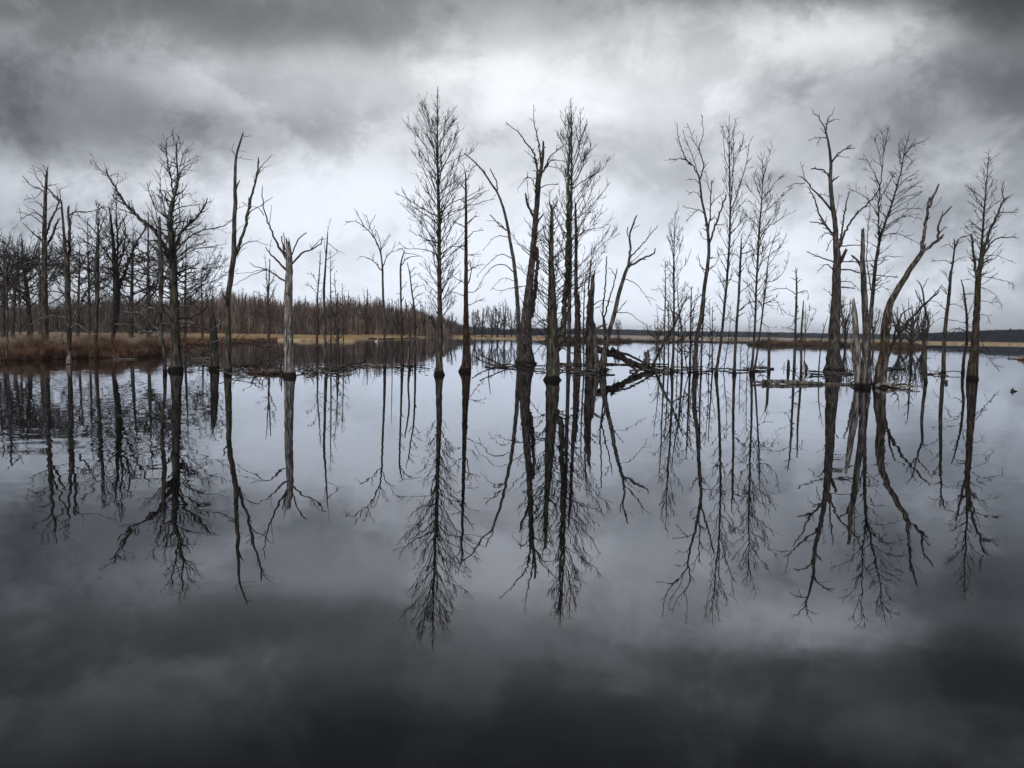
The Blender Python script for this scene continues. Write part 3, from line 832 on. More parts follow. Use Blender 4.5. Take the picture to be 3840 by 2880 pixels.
# ------------------------------------------------------------------ trees of the left bank
LB = 'bare trees on the left bank'
tree('oak_tree', 'tall dead dark tree with broken top, second group from the left edge of the photo', 'A',
     [(292, 1477, 42), (292, 1250, 38), (290, 1000, 34), (288, 800, 32), (288, 650, 26), (294, 450, 20), (300, 340, 16), (305, 278, 13)],
     [(16, 8, [(300, 690), (330, 600), (365, 530), (388, 465)]), (18, 9, [(303, 760), (345, 680), (370, 610), (385, 590)]),
      (10, 7, [(310, 395), (355, 440), (395, 475)]), (8, 5, [(300, 440), (270, 400), (200, 370), (148, 312)]), (8, 2, [(285, 525), (245, 485), (182, 478)]),
      (6, 2, [(283, 580), (230, 540), (170, 510)]), (5, 2, [(275, 400), (240, 445), (158, 465)]), (8, 2, [(290, 390), (245, 330), (208, 245)]),
      (7, 2, [(298, 330), (275, 280), (238, 255)]), (4, 2, [(303, 290), (312, 235)]), (4, 2, [(300, 290), (278, 237)]), (7, 3, [(300, 380), (345, 370), (382, 362)]),
      (12, 4, [(280, 740), (215, 680), (150, 618)]), (7, 2, [(278, 620), (200, 565), (140, 585), (125, 520)]),
      (12, 5, [(285, 890), (190, 850), (100, 800), (0, 720)]), (6, 2, [(295, 540), (320, 520), (380, 490)]), (7, 2, [(288, 600), (240, 550), (180, 560), (130, 540)])],
     mat='brown', tw=(1.3, .9, 2, .2), ttw=(.35, 1.2, 1.2, 2), broken=True, group=LB)
tree('oak_tree', 'dead twin leader tree rising over a pale hollow foot at the left shore', 'A',
     [(447, 1530, 36), (450, 1440, 26), (448, 1330, 32), (443, 1200, 34), (440, 1060, 34), (436, 900, 34), (425, 800, 22), (412, 650, 16), (403, 540, 12), (398, 475, 9)],
     [(22, 15, [(440, 890), (452, 760), (450, 640), (443, 520)]), (6, 2, [(398, 500), (390, 400), (440, 378)]), (8, 5, [(405, 500), (350, 440), (320, 400)]),
      (10, 2, [(446, 570), (490, 545), (590, 545), (650, 520), (730, 508)]), (7, 2, [(452, 640), (470, 560), (492, 530)]), (10, 3, [(435, 885), (370, 870), (320, 840)]),
      (8, 2, [(428, 840), (370, 800), (330, 750)]), (13, 4, [(445, 955), (520, 890), (560, 830), (600, 760)]), (9, 3, [(445, 870), (490, 840), (520, 820)]),
      (9, 2, [(418, 800), (395, 720), (350, 680)]), (8, 3, [(440, 1075), (350, 1060), (270, 1055), (200, 1075)]), (6, 2, [(438, 965), (390, 950), (340, 962)]),
      (9, 3, [(440, 1230), (340, 1215), (250, 1240), (190, 1280)], 'pale'), (9, 3, [(446, 1300), (500, 1270), (560, 1310), (640, 1340)], 'pale'), (8, 3, [(446, 1290), (400, 1340), (410, 1400)], 'grey'), (14, 9, [(470, 1240), (530, 1120), (580, 1020), (620, 930)], 'grey'), (6, 2, [(455, 740), (480, 700), (455, 680)]), (6, 2, [(450, 830), (500, 820), (530, 770)])],
     mat='brown', tw=(1.8, .9, 2, .25), ttw=(.4, 1.4, 1.0, 2), broken=True, group=LB)
tree('oak_tree', 'small bushy crowned tree with pale foot in the left shore shrubs', 'A',
     [(617, 1488, 38), (620, 1440, 26), (622, 1300, 22), (628, 1100, 24), (628, 900, 28), (632, 800, 22), (636, 700, 16), (635, 640, 10)],
     [(10, 2, [(634, 700), (590, 640), (540, 590), (500, 560)]), (10, 2, [(636, 690), (670, 600), (690, 540)]), (8, 2, [(635, 650), (625, 560), (640, 500)]),
      (9, 2, [(628, 860), (600, 780), (560, 740), (510, 710)]), (8, 2, [(632, 850), (690, 790), (740, 700)]), (8, 2, [(628, 960), (590, 910), (520, 930)]),
      (9, 2, [(628, 1060), (700, 1010), (740, 990)]), (8, 2, [(630, 780), (560, 740), (480, 755)]), (7, 2, [(632, 740), (570, 690), (530, 650), (500, 640)]),
      (7, 2, [(634, 740), (680, 690), (720, 620)]), (8, 2, [(628, 1000), (560, 990), (500, 1000)]), (7, 2, [(630, 880), (680, 850), (760, 860)])],
     mat='brown', tw=(3.0, 1.3, 3, .4), ttw=(.35, 2.2, 1.6, 3), group=LB,
     gen=dict(n=20, wig=.17, prof=[(500, 40, 40), (600, 110, 100), (760, 150, 130), (950, 140, 140), (1100, 110, 110)], ang=(70, 35), up=.3, d=2.4, L=1.2, lv=3, fine=.8))
tree('oak_tree', 'several stemmed dark tree just left of the biggest mossy oak', 'A',
     [(727, 1483, 18), (728, 1400, 20), (745, 1250, 36), (755, 1100, 42), (752, 950, 38), (745, 880, 34), (735, 770, 22), (728, 660, 14), (708, 520, 8)],
     [(20, 4, [(753, 900), (765, 760), (755, 600), (752, 430)]), (14, 5, [(753, 930), (800, 800), (810, 640), (790, 570)]), (9, 2, [(748, 900), (690, 820), (665, 770), (640, 790)]),
      (20, 9, [(760, 1060), (800, 960), (840, 850), (885, 740), (945, 645)]), (11, 3, [(755, 1000), (820, 950), (900, 950)]), (7, 2, [(735, 770), (700, 700), (660, 660)]),
      (7, 2, [(760, 780), (810, 710), (860, 690)]), (8, 2, [(757, 680), (800, 590), (840, 560)]), (8, 2, [(750, 960), (700, 920), (640, 870)]), (8, 2, [(770, 850), (830, 760), (850, 690)]),
      (6, 2, [(730, 700), (700, 620), (690, 560)]), (7, 2, [(755, 1120), (700, 1080), (650, 1090)])],
     mat='dark', tw=(2.8, 1.3, 3, .4), ttw=(.3, 2.0, 1.5, 3), group=LB,
     gen=dict(n=20, wig=.17, prof=[(420, 30, 60), (560, 90, 110), (760, 120, 140), (950, 120, 150), (1120, 110, 120)], ang=(65, 32), up=.3, d=2.4, L=1.2, lv=3, fine=.8))
tree('oak_tree', 'biggest mossy oak, left of the photo, with a long bare limb pointing up left', 'B',
     [(100, 1575, 78), (105, 1500, 66), (100, 1350, 58), (95, 1200, 56), (88, 1000, 52), (85, 850, 48), (75, 700, 42), (65, 600, 32), (75, 500, 24), (105, 400, 17), (115, 300, 13), (108, 200, 9), (105, 100, 7)],
     [(34, 12, [(85, 900), (30, 760), (-60, 640), (-100, 625)]), (26, 6, [(-70, 635), (-150, 570), (-230, 480), (-290, 390), (-342, 300), (-348, 262)]),
      (4, 2, [(-342, 300), (-380, 270), (-425, 265)]), (9, 2, [(-160, 560), (-220, 540), (-310, 510)]), (6, 2, [(-290, 390), (-270, 340), (-290, 310)]),
      (24, 7, [(88, 800), (130, 700), (170, 640), (230, 590), (290, 510), (305, 460)]), (12, 3, [(85, 920), (160, 900), (300, 870)]),
      (14, 3, [(88, 830), (110, 790), (200, 700), (290, 660), (400, 640), (470, 600)]), (10, 2, [(88, 880), (220, 790), (330, 770), (430, 750)]), (10, 2, [(90, 1010), (140, 1000), (230, 950), (330, 880), (440, 855)]),
      (16, 3, [(70, 620), (90, 450), (55, 250), (40, 130), (45, 60)]), (8, 2, [(110, 400), (135, 230), (165, 130)]), (8, 2, [(113, 320), (165, 250), (225, 222)]), (12, 2, [(65, 650), (20, 480), (0, 350), (10, 240)]),
      (14, 2, [(88, 930), (0, 860), (-100, 860), (-250, 880)]), (12, 2, [(90, 1000), (-20, 940), (-120, 950), (-240, 1010)]), (12, 2, [(92, 1080), (-60, 1030), (-160, 1000)]), (10, 2, [(85, 850), (-30, 780), (-90, 720), (-150, 720)]),
      (11, 4, [(95, 1180), (-40, 1160), (-140, 1195), (-240, 1190)], 'pale'), (12, 4, [(98, 1345), (0, 1320), (-80, 1300), (-200, 1270), (-290, 1270)], 'pale'), (10, 3, [(95, 1160), (160, 1150), (210, 1160)], 'pale'), (11, 4, [(95, 1290), (20, 1270), (-40, 1320), (-120, 1230), (-180, 1215)], 'pale'), (10, 3, [(98, 1400), (30, 1385), (-60, 1345), (-150, 1330)], 'pale'),
      (10, 3, [(98, 1250), (200, 1260), (300, 1300)], 'pale'), (8, 3, [(100, 1340), (190, 1330), (250, 1290)], 'pale'), (7, 2, [(100, 1400), (180, 1420), (240, 1400), (300, 1420)], 'grey'), (9, 2, [(75, 700), (130, 600), (120, 480), (190, 420), (210, 470)]), (9, 2, [(85, 860), (170, 800), (260, 690)]), (10, 2, [(88, 960), (200, 900), (290, 960)]),
      (8, 2, [(65, 600), (10, 540), (-40, 430)]), (8, 2, [(78, 720), (0, 660), (-60, 560)])],
     mat='moss', tw=(3.0, 1.35, 3, .35), ttw=(.3, 2.6, 1.9, 3), group=LB,
     gen=dict(n=44, wig=.17, prof=[(60, 30, 50), (200, 100, 120), (350, 110, 130), (470, 180, 270), (600, 260, 340), (760, 330, 360), (900, 350, 340), (1050, 330, 280), (1200, 250, 200), (1330, 150, 120)], ang=(82, 48), up=.35, d=2.0, L=1.5, lv=3, fine=.75, rmax=.05))
tree('oak_tree', 'slim grey forked tree leaning against the biggest mossy oak on its left side', 'A',
     [(1068, 1592, 26), (1064, 1450, 20), (1044, 1300, 18), (1042, 1120, 26), (1045, 1000, 32), (1040, 850, 28), (1038, 750, 24), (1035, 600, 15)],
     [(12, 5, [(1046, 1330), (960, 1240), (850, 1150), (790, 1090)], 'pale'), (9, 3, [(1044, 1330), (960, 1300), (820, 1270)], 'grey'), (9, 4, [(1042, 1345), (980, 1320), (890, 1325)], 'pale'),
      (10, 3, [(1040, 860), (1000, 780), (930, 700)]), (9, 2, [(1038, 760), (990, 640), (940, 560)]), (8, 2, [(1036, 660), (1000, 520), (950, 350)])],
     mat='brown', tw=(2.6, 1.1, 3, .3), broken=True, group=LB)
# the crowded trees at the left edge, standing on the bank further back
tree('oak_tree', 'slim dead pole tree with a pale crooked foot at the very left edge', 'A',
     [(38, 1515, 10), (48, 1400, 12), (45, 1200, 14), (42, 1000, 14), (40, 850, 11)],
     [(6, 2, [(45, 1200), (20, 1140), (0, 1120)]), (5, 2, [(42, 980), (90, 920), (120, 840)]), (5, 2, [(42, 1020), (10, 960), (-20, 930)])], mat='grey', tw=(2, .8, 2), ttw=(.4, 1.6, .9, 2), broken=True, group=LB)


def oak(name, label, v, x, y0, ytop, w, d, lean=0, spread=1.2, n=22, mat='brown', seed=1, stems=1, lv=3):
    """a spreading winter oak on the bank, forking freely"""
    g = np.random.default_rng(seed)
    top = y0 + (ytop - y0) * .62
    tr = [(x, y0, w), (x + lean * .2, y0 + (top - y0) * .3, w * .8), (x + lean * .45, y0 + (top - y0) * .6, w * .72), (x + lean, top, w * .42), (x + lean * 1.2, y0 + (ytop - y0) * .85, w * .18)]
    limbs = []; Ht = y0 - ytop
    for i in range(n):
        f = .20 + .46 * g.random(); ys = y0 - Ht * f; xs = x + lean * f
        sg = 1 if i % 2 else -1; q = g.uniform(.25, 1.0)
        rx = Ht * .40 * spread * q; th = math.sqrt(max(0, 1 - (q * .93) ** 2))
        ye = y0 - Ht * (.42 + .52 * th) * g.uniform(.85, 1.0); ye = min(ye, ys - Ht * .02); xe = x + lean + sg * rx
        k1, k2 = g.uniform(.25, .5), g.uniform(.6, .85)
        limbs.append((w * g.uniform(.22, .40), 1.5, [(xs, ys), (xs + (xe - xs) * k1, ys + (ye - ys) * (k1 * .55) + g.uniform(-8, 8)), (xs + (xe - xs) * k2, ys + (ye - ys) * (k2 * .85) + g.uniform(-10, 10)), (xe, ye)]))
    return tree('oak_tree', label, v, tr, limbs, mat=mat, tw=(1.3, 1.9, lv, .35), ttw=(.35, 1.0, 2.2, lv), depth=d, group=LB, fine=.8, flare=.35)


oak('o', 'dark trunk at the left edge, nearest the frame of the photo', 'A', 20, 1330, 700, 30, 120, 10, seed=1)
oak('o', 'dark trunk leaning right just inside the left edge', 'A', 82, 1328, 640, 26, 118, 30, seed=2)
oak('o', 'dark double leaning trunk left of the tall broken topped tree', 'A', 195, 1320, 600, 36, 124, -45, seed=3)
oak('o', 'grey trunk close behind the tall broken topped tree', 'A', 262, 1345, 590, 26, 116, -8, seed=4, mat='grey')
oak('o', 'twiggy grey tree between the hollow footed tree and the small bushy crowned tree', 'A', 505, 1320, 660, 22, 138, 10, seed=5, mat='brown')
oak('o', 'fine twigged tree behind the small bushy crowned tree', 'A', 580, 1320, 460, 18, 145, -10, 1.0, 14, seed=6)
oak('o', 'short trunked tree behind the several stemmed dark tree', 'A', 850, 1330, 560, 28, 140, 10, seed=7, mat='brown')
oak('o', 'broad twiggy tree behind the left limbs of the biggest mossy oak', 'A', 960, 1325, 400, 26, 132, 0, 1.1, 18, seed=8)
oak('o', 'fine bare tree seen through the right limbs of the biggest mossy oak', 'B', 160, 1310, 660, 20, 138, 8, seed=9)
oak('o', 'small bare tree right of the biggest mossy oak, over the meadow', 'B', 275, 1300, 880, 14, 150, -5, .9, 12, seed=10)
oak('o', 'low bare tree half cut by the left edge of the photo', 'A', -40, 1330, 560, 30, 112, 20, 1.1, 18, seed=11)
oak('o', 'thin bare tree between the leaning trunks at the left edge', 'A', 130, 1320, 620, 16, 150, -10, 1.0, 12, seed=12)

# ------------------------------------------------------------------ trees standing in the water, left part
tree('dead_tree', 'tall twin snag with two bare leaders leaning apart, right of the biggest mossy oak', 'B',
     [(440, 1590, 46), (440, 1450, 44), (442, 1250, 36), (440, 1130, 34), (455, 1000, 34), (468, 900, 34), (480, 820, 34), (480, 700, 28), (482, 600, 26), (488, 480, 26), (486, 400, 22), (488, 260, 18), (495, 180, 14), (520, 90, 12), (535, 42, 10)],
     [(26, 10, [(488, 825), (520, 740), (550, 640), (575, 530), (600, 420), (630, 300), (638, 205)]), (8, 3, [(630, 300), (660, 240), (728, 172)]), (5, 2, [(628, 320), (660, 270), (722, 238)]),
      (5, 2, [(533, 50), (560, 55), (592, 50)]), (4, 1.5, [(492, 190), (530, 195), (605, 208)]), (3, 1.5, [(500, 150), (530, 150), (563, 157)]), (5, 1.5, [(490, 195), (468, 135), (480, 100)]),
      (11, 8, [(490, 410), (505, 370), (515, 342)]), (8, 2, [(505, 810), (540, 755), (600, 732), (650, 742), (728, 768)]), (9, 3, [(556, 600), (595, 535), (650, 505), (730, 450)]),
      (6, 2, [(590, 470), (570, 510), (535, 480)]), (4, 1.5, [(480, 690), (515, 650), (550, 620)]), (5, 1.5, [(478, 590), (440, 610), (395, 645)]), (4, 1.5, [(486, 530), (520, 515), (560, 498)]),
      (9, 4, [(440, 1280), (400, 1260), (330, 1312)], 'pale'), (9, 4, [(440, 1375), (415, 1355), (375, 1372), (320, 1400)], 'pale'), (17, 12, [(440, 1190), (425, 1120), (405, 1070)]),
      (4, 1.5, [(500, 840), (530, 790), (565, 775)]), (9, 7, [(574, 520), (574, 490), (576, 462)]), (5, 1.5, [(612, 350), (610, 310), (595, 310)])],
     mat='moss', tw=(.7, .5, 1, .2), broken=True)
tree('dead_tree', 'short thick mossy stump trunk cut off flat behind the foot of the twin snag', 'B',
     [(352, 1568, 58), (352, 1500, 54), (352, 1400, 52), (345, 1300, 44), (340, 1212, 34)], [(8, 5, [(352, 1400), (300, 1405), (255, 1400)])], mat='moss', broken=True, flare=.35)
tree('dead_tree', 'pale grey furrowed snag with arms spread like a candelabra', 'B',
     [(840, 1610, 72), (838, 1560, 62), (835, 1400, 58), (832, 1200, 52), (832, 1040, 50), (838, 900, 42), (834, 820, 40), (830, 748, 28)],
     [(18, 4, [(820, 850), (760, 750), (715, 650), (680, 540), (660, 440), (665, 375)]), (6, 2, [(672, 565), (640, 520), (590, 505), (535, 480)]), (5, 2, [(708, 620), (715, 560), (725, 505)]),
      (17, 6, [(825, 925), (770, 870), (720, 820), (685, 772)]), (12, 4, [(828, 1005), (760, 960), (690, 915), (620, 900), (580, 872)]), (5, 2, [(690, 915), (600, 935), (490, 945)]),
      (6, 2, [(700, 920), (620, 940), (560, 970), (470, 1020), (395, 1045)]), (15, 7, [(820, 850), (800, 780), (788, 712)]), (8, 5, [(810, 790), (802, 730), (800, 680)]),
      (15, 7, [(845, 890), (900, 830), (960, 795), (1045, 750), (1050, 715)]), (6, 2, [(980, 785), (1035, 725), (1078, 717)]), (11, 6, [(848, 850), (870, 780), (900, 720), (945, 680)]),
      (3, 1.5, [(980, 785), (970, 760), (970, 745)]), (4, 2, [(715, 815), (710, 790), (725, 720)])],
     mat='pale', lmat='brown', tw=(.25, .5, 1, .2), broken=True, flare=.4)
tree('dead_tree', 'small twiggy dead tree with several thin leaders left of the pale candelabra snag', 'B',
     [(702, 1425, 18), (703, 1330, 16), (705, 1200, 13), (700, 1110, 12), (705, 1040, 10), (708, 950, 8), (712, 850, 5)],
     [(8, 2, [(700, 1080), (690, 960), (685, 880), (678, 815)]), (8, 2, [(703, 1130), (740, 1050), (755, 1010)]), (6, 2, [(705, 1190), (670, 1170), (630, 1145)]), (6, 2, [(704, 1240), (640, 1205), (540, 1195)]),
      (6, 2, [(705, 1030), (735, 970), (740, 920)]), (5, 2, [(702, 1060), (685, 1030), (672, 1015)]), (4, 2, [(704, 1100), (650, 1080), (625, 1060)])], mat='brown', tw=(1.8, .9, 2, .3), ttw=(.35, 1.2, .9, 2))
tree('dead_tree', 'thin straight grey snag with a long wire thin twig at its tip', 'B',
     [(1078, 1580, 24), (1072, 1450, 20), (1066, 1250, 17), (1063, 1050, 16), (1072, 900, 12), (1080, 780, 10), (1086, 684, 7)],
     [(3.5, 1.5, [(1080, 720), (1095, 640), (1108, 585)]), (5, 2, [(1083, 740), (1130, 780), (1165, 800), (1200, 818)]), (5, 2, [(1075, 860), (1120, 830), (1150, 800)]), (4, 1.5, [(1074, 820), (1060, 720), (1050, 712)]),
      (6, 2, [(1068, 1400), (1100, 1375), (1150, 1392)])], mat='grey', tw=(.8, .6, 1, .1), broken=True)
tree('dead_tree', 'leaning rusty thin snag left of the straight grey snag', 'B',
     [(1015, 1432, 16), (1018, 1330, 16), (1020, 1200, 11), (1020, 1100, 9), (1035, 900, 6), (1040, 800, 3)],
     [(4, 1.5, [(1020, 1080), (980, 1030), (940, 1010)]), (4, 1.5, [(1022, 1010), (985, 950), (945, 940)])], mat='rust', tw=(2, .9, 2, .4), ttw=(.4, 2.4, 1.2, 2))
for i, (x, x2, yb, yt, w, lab) in enumerate([(60, 55, 1545, 940, 10, 'thin bare stem right beside the straight grey snag'), (105, 78, 1530, 1060, 8, 'thin leaning stem in the clump right of the straight grey snag'),
                                         (128, 120, 1520, 1110, 7, 'rightmost thin stem of the clump beside the straight grey snag'), (88, 95, 1540, 1180, 8, 'short thin stem in the middle of the clump by the straight grey snag')]):
    tree('young_tree', lab, 'C', [(x, yb, w), ((x + x2) / 2 + 2, (yb + yt) / 2, w * .75), (x2, yt, 2)], [], mat='brown', ttw=(.25, 3.2, 1.1, 2), flare=.2)
tree('bare_tree', 'small rounded bare tree leaning left over open water with crown bent left', 'C',
     [(354, 1583, 17), (352, 1400, 13), (345, 1200, 12), (342, 1080, 11), (340, 1010, 10), (330, 940, 8), (312, 890, 7)],
     [(8, 2, [(315, 900), (290, 850), (240, 800), (190, 770), (140, 775)]), (6, 2, [(342, 1020), (370, 960), (400, 920), (412, 880)]), (7, 2, [(340, 1040), (300, 995), (260, 970), (213, 960)]),
      (5, 2, [(335, 960), (330, 900), (318, 850), (300, 815)]), (5, 2, [(295, 855), (270, 790), (250, 740)]), (5, 2, [(240, 800), (215, 750), (200, 715)]), (4, 2, [(265, 825), (280, 770), (300, 745)]),
      (4, 2, [(330, 930), (360, 890), (378, 850)])], mat='brown', tw=(2.6, .9, 2, .35), flare=.3)
tree('young_tree', 'hair thin stem right of the small rounded leaning tree', 'C', [(394, 1585, 5), (393, 1420, 4), (392, 1290, 2)], [], mat='brown', flare=.1)
tree('dead_tree', 'rusty broken snag with a crooked arm bent right at its top', 'C',
     [(450, 1568, 19), (447, 1480, 14), (445, 1350, 11), (442, 1230, 10), (440, 1100, 10), (440, 1010, 9), (448, 970, 7), (460, 935, 5)],
     [(6, 2, [(445, 1010), (470, 975), (500, 965), (550, 960)]), (5, 2, [(455, 945), (490, 945), (555, 962)]), (4, 2, [(462, 938), (445, 925), (430, 926)]), (4, 2, [(442, 1150), (460, 1120), (475, 1100)]), (4, 2, [(442, 1170), (425, 1165), (415, 1168)])],
     mat='rust', tw=(1, .6, 1, .1), ttw=(.3, .8, .6, 1), broken=True)
tree('dead_tree', 'crooked thin wavy snag between the rusty broken snag and the tall central tree', 'C',
     [(489, 1582, 17), (482, 1500, 11), (490, 1380, 10), (480, 1290, 9), (467, 1210, 7)], [], mat='grey', broken=True)
tree('dead_tree', 'thin twiggy dead tree with drooping right side twigs left of the tall central tree', 'C',
     [(520, 1566, 13), (520, 1400, 11), (515, 1250, 9), (500, 1150, 8), (490, 1060, 6), (475, 995, 3)],
     [(5, 1.5, [(503, 1165), (530, 1125), (565, 1120)]), (4, 1.5, [(492, 1080), (520, 1060), (552, 1058)]), (5, 1.5, [(508, 1200), (540, 1170), (575, 1160)]), (4, 1.5, [(488, 1060), (510, 1030), (515, 1020)]), (4, 1.5, [(514, 1240), (545, 1210), (560, 1215)])],
     mat='brown', tw=(2, .7, 2, .2), ttw=(.35, 1.6, .7, 2))
tree('bare_tree', 'tallest tree at the centre left with a full leaf shaped crown and mossy foot', 'C',
     [(650, 1610, 48), (650, 1560, 36), (655, 1400, 31), (653, 1200, 25), (650, 1000, 22), (650, 800, 19), (645, 600, 15), (641, 400, 10), (640, 200, 6), (641, 38, 1.5)],
     [(8, 2, [(645, 745), (560, 700), (480, 650), (405, 615)]), (8, 2, [(648, 785), (580, 740), (500, 680), (445, 585)]), (8, 2, [(650, 730), (720, 670), (800, 640), (905, 580)]), (8, 2, [(650, 790), (700, 730), (800, 690), (900, 600)]),
      (7, 2, [(648, 895), (560, 860), (478, 818)]), (7, 2, [(650, 960), (570, 925), (430, 920)]), (8, 2, [(652, 1000), (690, 930), (780, 870)]), (6, 2, [(652, 960), (720, 910), (785, 905)])],
     mat='moss', tw=(2.2, 1.1, 2, .5), flare=.6,
     gen=dict(n=125, wide=1.1, prof=[(40, 4, 4), (80, 34, 34), (140, 85, 85), (220, 130, 130), (330, 155, 150), (420, 130, 150), (500, 110, 150), (600, 150, 190), (720, 130, 160), (820, 140, 150), (920, 120, 130), (1010, 80, 100), (1100, 95, 120), (1260, 85, 105), (1390, 40, 50)], ang=(52, 34), up=.3, d=2.6, L=1.3, lv=2), ttw=(.8, 4, .7, 1))
tree('dead_tree', 'straight snag with rust red lower trunk right of the tallest tree', 'C',
     [(793, 1592, 54), (795, 1550, 38), (797, 1450, 33), (797, 1300, 29), (797, 1200, 25), (797, 1050, 20), (797, 900, 17), (797, 700, 13), (795, 515, 8)],
     [(6, 2, [(797, 605), (760, 560), (725, 545)]), (7, 4, [(798, 805), (815, 770), (855, 742)]), (6, 4, [(796, 812), (770, 790), (730, 770)]), (6, 2, [(798, 865), (840, 830), (890, 820)]), (6, 3, [(796, 925), (755, 915)]),
      (7, 4, [(800, 1120), (824, 1060), (818, 985)]), (6, 2, [(798, 1045), (860, 1015), (900, 1010)]), (5, 2, [(797, 685), (850, 680), (900, 660), (955, 648)]), (5, 2, [(795, 530), (785, 480), (760, 440)]),
      (5, 2, [(797, 665), (860, 625), (925, 600)]), (5, 2, [(797, 1235), (850, 1210), (900, 1190)]), (5, 2, [(797, 1160), (850, 1150), (880, 1100)]), (4, 2, [(796, 560), (820, 500), (860, 460)]),
      (5, 2, [(795, 1110), (740, 1080), (700, 1040)]), (4, 2, [(795, 960), (840, 950), (880, 950)]), (5, 2, [(795, 1180), (740, 1160), (700, 1165)])],
     mat='rust', lmat='brown', tw=(1.9, .9, 2, .25), ttw=(.2, .8, .8, 2), broken=True, flare=.75)
tree('young_tree', 'slim dark stem growing hard against the right side of the rust red snag', 'C', [(820, 1568, 15), (815, 1450, 12), (812, 1380, 10), (806, 1290, 7)],
     [(5, 2, [(815, 1400), (850, 1450), (910, 1520)]), (4, 2, [(814, 1390), (860, 1385), (910, 1400)])], mat='brown', tw=(2, .8, 2), flare=.3)

# ------------------------------------------------------------------ centre cluster
tree('dead_tree', 'bare snag curving far up and left with hooked side arms, left of the double snag', 'D',
     [(224, 1535, 26), (218, 1400, 26), (215, 1250, 24), (205, 1100, 22), (190, 960, 20), (170, 850, 18), (155, 760, 16), (130, 660, 14), (100, 580, 12), (60, 520, 11), (20, 460, 9), (0, 435, 8), (-50, 385, 7), (-91, 354, 5)],
     [(8, 6, [(100, 585), (90, 510), (60, 447)]), (5, 2, [(35, 480), (20, 445), (-10, 437)]), (9, 5, [(152, 790), (110, 760), (62, 706)]), (6, 2, [(135, 775), (100, 742), (35, 733)]), (5, 2, [(160, 830), (90, 825), (18, 900)]),
      (6, 2, [(185, 950), (120, 925), (50, 975), (-20, 1050)]), (7, 2, [(200, 1040), (150, 990), (85, 990), (30, 1040), (0, 1105)]), (4, 2, [(200, 1080), (130, 1060), (60, 1130)])],
     mat='grey', tw=(.7, .6, 1, .1), broken=False, flare=.2)
tree('dead_tree', 'tall double snag on a wide buttressed foot with many broken arms near the top', 'D',
     [(258, 1548, 92), (256, 1450, 72), (262, 1300, 58), (275, 1150, 48), (290, 1000, 38), (305, 850, 34), (312, 740, 31), (325, 620, 28), (335, 500, 24), (350, 420, 19), (358, 350, 14), (358, 300, 12)],
     [(28, 20, [(285, 1290), (305, 1180), (320, 1050), (326, 900)]), (16, 3, [(318, 660), (316, 540), (325, 440), (300, 350), (255, 290), (225, 245), (145, 178)]), (11, 2, [(346, 430), (335, 320), (320, 240), (305, 180), (303, 75)]),
      (4, 2, [(320, 240), (325, 215), (328, 205)]), (7, 2, [(322, 440), (300, 380), (250, 335)]), (13, 3, [(345, 480), (375, 420), (400, 370), (480, 305)]), (8, 2, [(370, 440), (410, 392), (490, 402)]), (5, 2, [(380, 425), (410, 432), (462, 440)]),
      (7, 2, [(340, 550), (380, 532), (445, 530)]), (7, 2, [(318, 560), (285, 490), (250, 505), (212, 555)]), (15, 11, [(305, 715), (275, 660), (260, 600)]), (4, 2, [(280, 670), (270, 560), (270, 455)]), (6, 2, [(300, 790), (250, 725)]),
      (12, 8, [(315, 765), (335, 730), (352, 705)]), (7, 2, [(314, 820), (350, 780), (382, 758)]), (5, 2, [(340, 320), (325, 285), (308, 268)]), (5, 2, [(285, 1070), (230, 1010), (190, 990)]), (6, 2, [(290, 940), (220, 870), (160, 780)]),
      (5, 2, [(282, 1100), (200, 1110), (120, 1130), (70, 1115)])],
     mat='pinkwood', lmat='brown', tw=(1.5, .9, 2, .2), ttw=(.3, 1.4, 1.1, 2), broken=True, flare=.55)
tree('bare_tree', 'thick olive mossy trunk with a second stem, nearest of the central cluster', 'D',
     [(410, 1638, 78), (412, 1500, 72), (410, 1350, 62), (408, 1200, 52), (408, 1100, 43), (403, 1000, 34), (404, 850, 26), (407, 720, 20), (404, 645, 10)],
     [(44, 6, [(425, 1470), (465, 1385), (478, 1250), (488, 1100), (495, 900), (497, 700), (500, 500), (503, 380), (508, 260)]), (7, 2, [(404, 700), (395, 620), (388, 560)]), (6, 2, [(405, 790), (440, 720), (470, 610)]),
      (7, 2, [(403, 900), (350, 830), (300, 790)]), (7, 2, [(405, 1050), (330, 1000), (260, 990)]), (8, 2, [(408, 1180), (330, 1130), (240, 1160)]), (8, 3, [(408, 1200), (470, 1130), (560, 1110), (640, 1060)]), (8, 2, [(408, 1300), (340, 1300), (290, 1360)]),
      (8, 2, [(412, 1420), (340, 1450), (270, 1540)]), (8, 3, [(430, 1450), (520, 1440), (600, 1500), (680, 1570)]), (7, 2, [(440, 1440), (540, 1500), (640, 1620)]), (7, 2, [(406, 960), (470, 900), (560, 860)])],
     mat='moss', tw=(2.6, 1.0, 3, .25), flare=.25,
     gen=dict(n=85, prof=[(660, 30, 30), (760, 90, 90), (900, 160, 190), (1050, 180, 220), (1200, 170, 230), (1330, 160, 220), (1480, 110, 170)], ang=(80, 45), up=.4, d=2.6, L=1.1, lv=3, fine=.7))
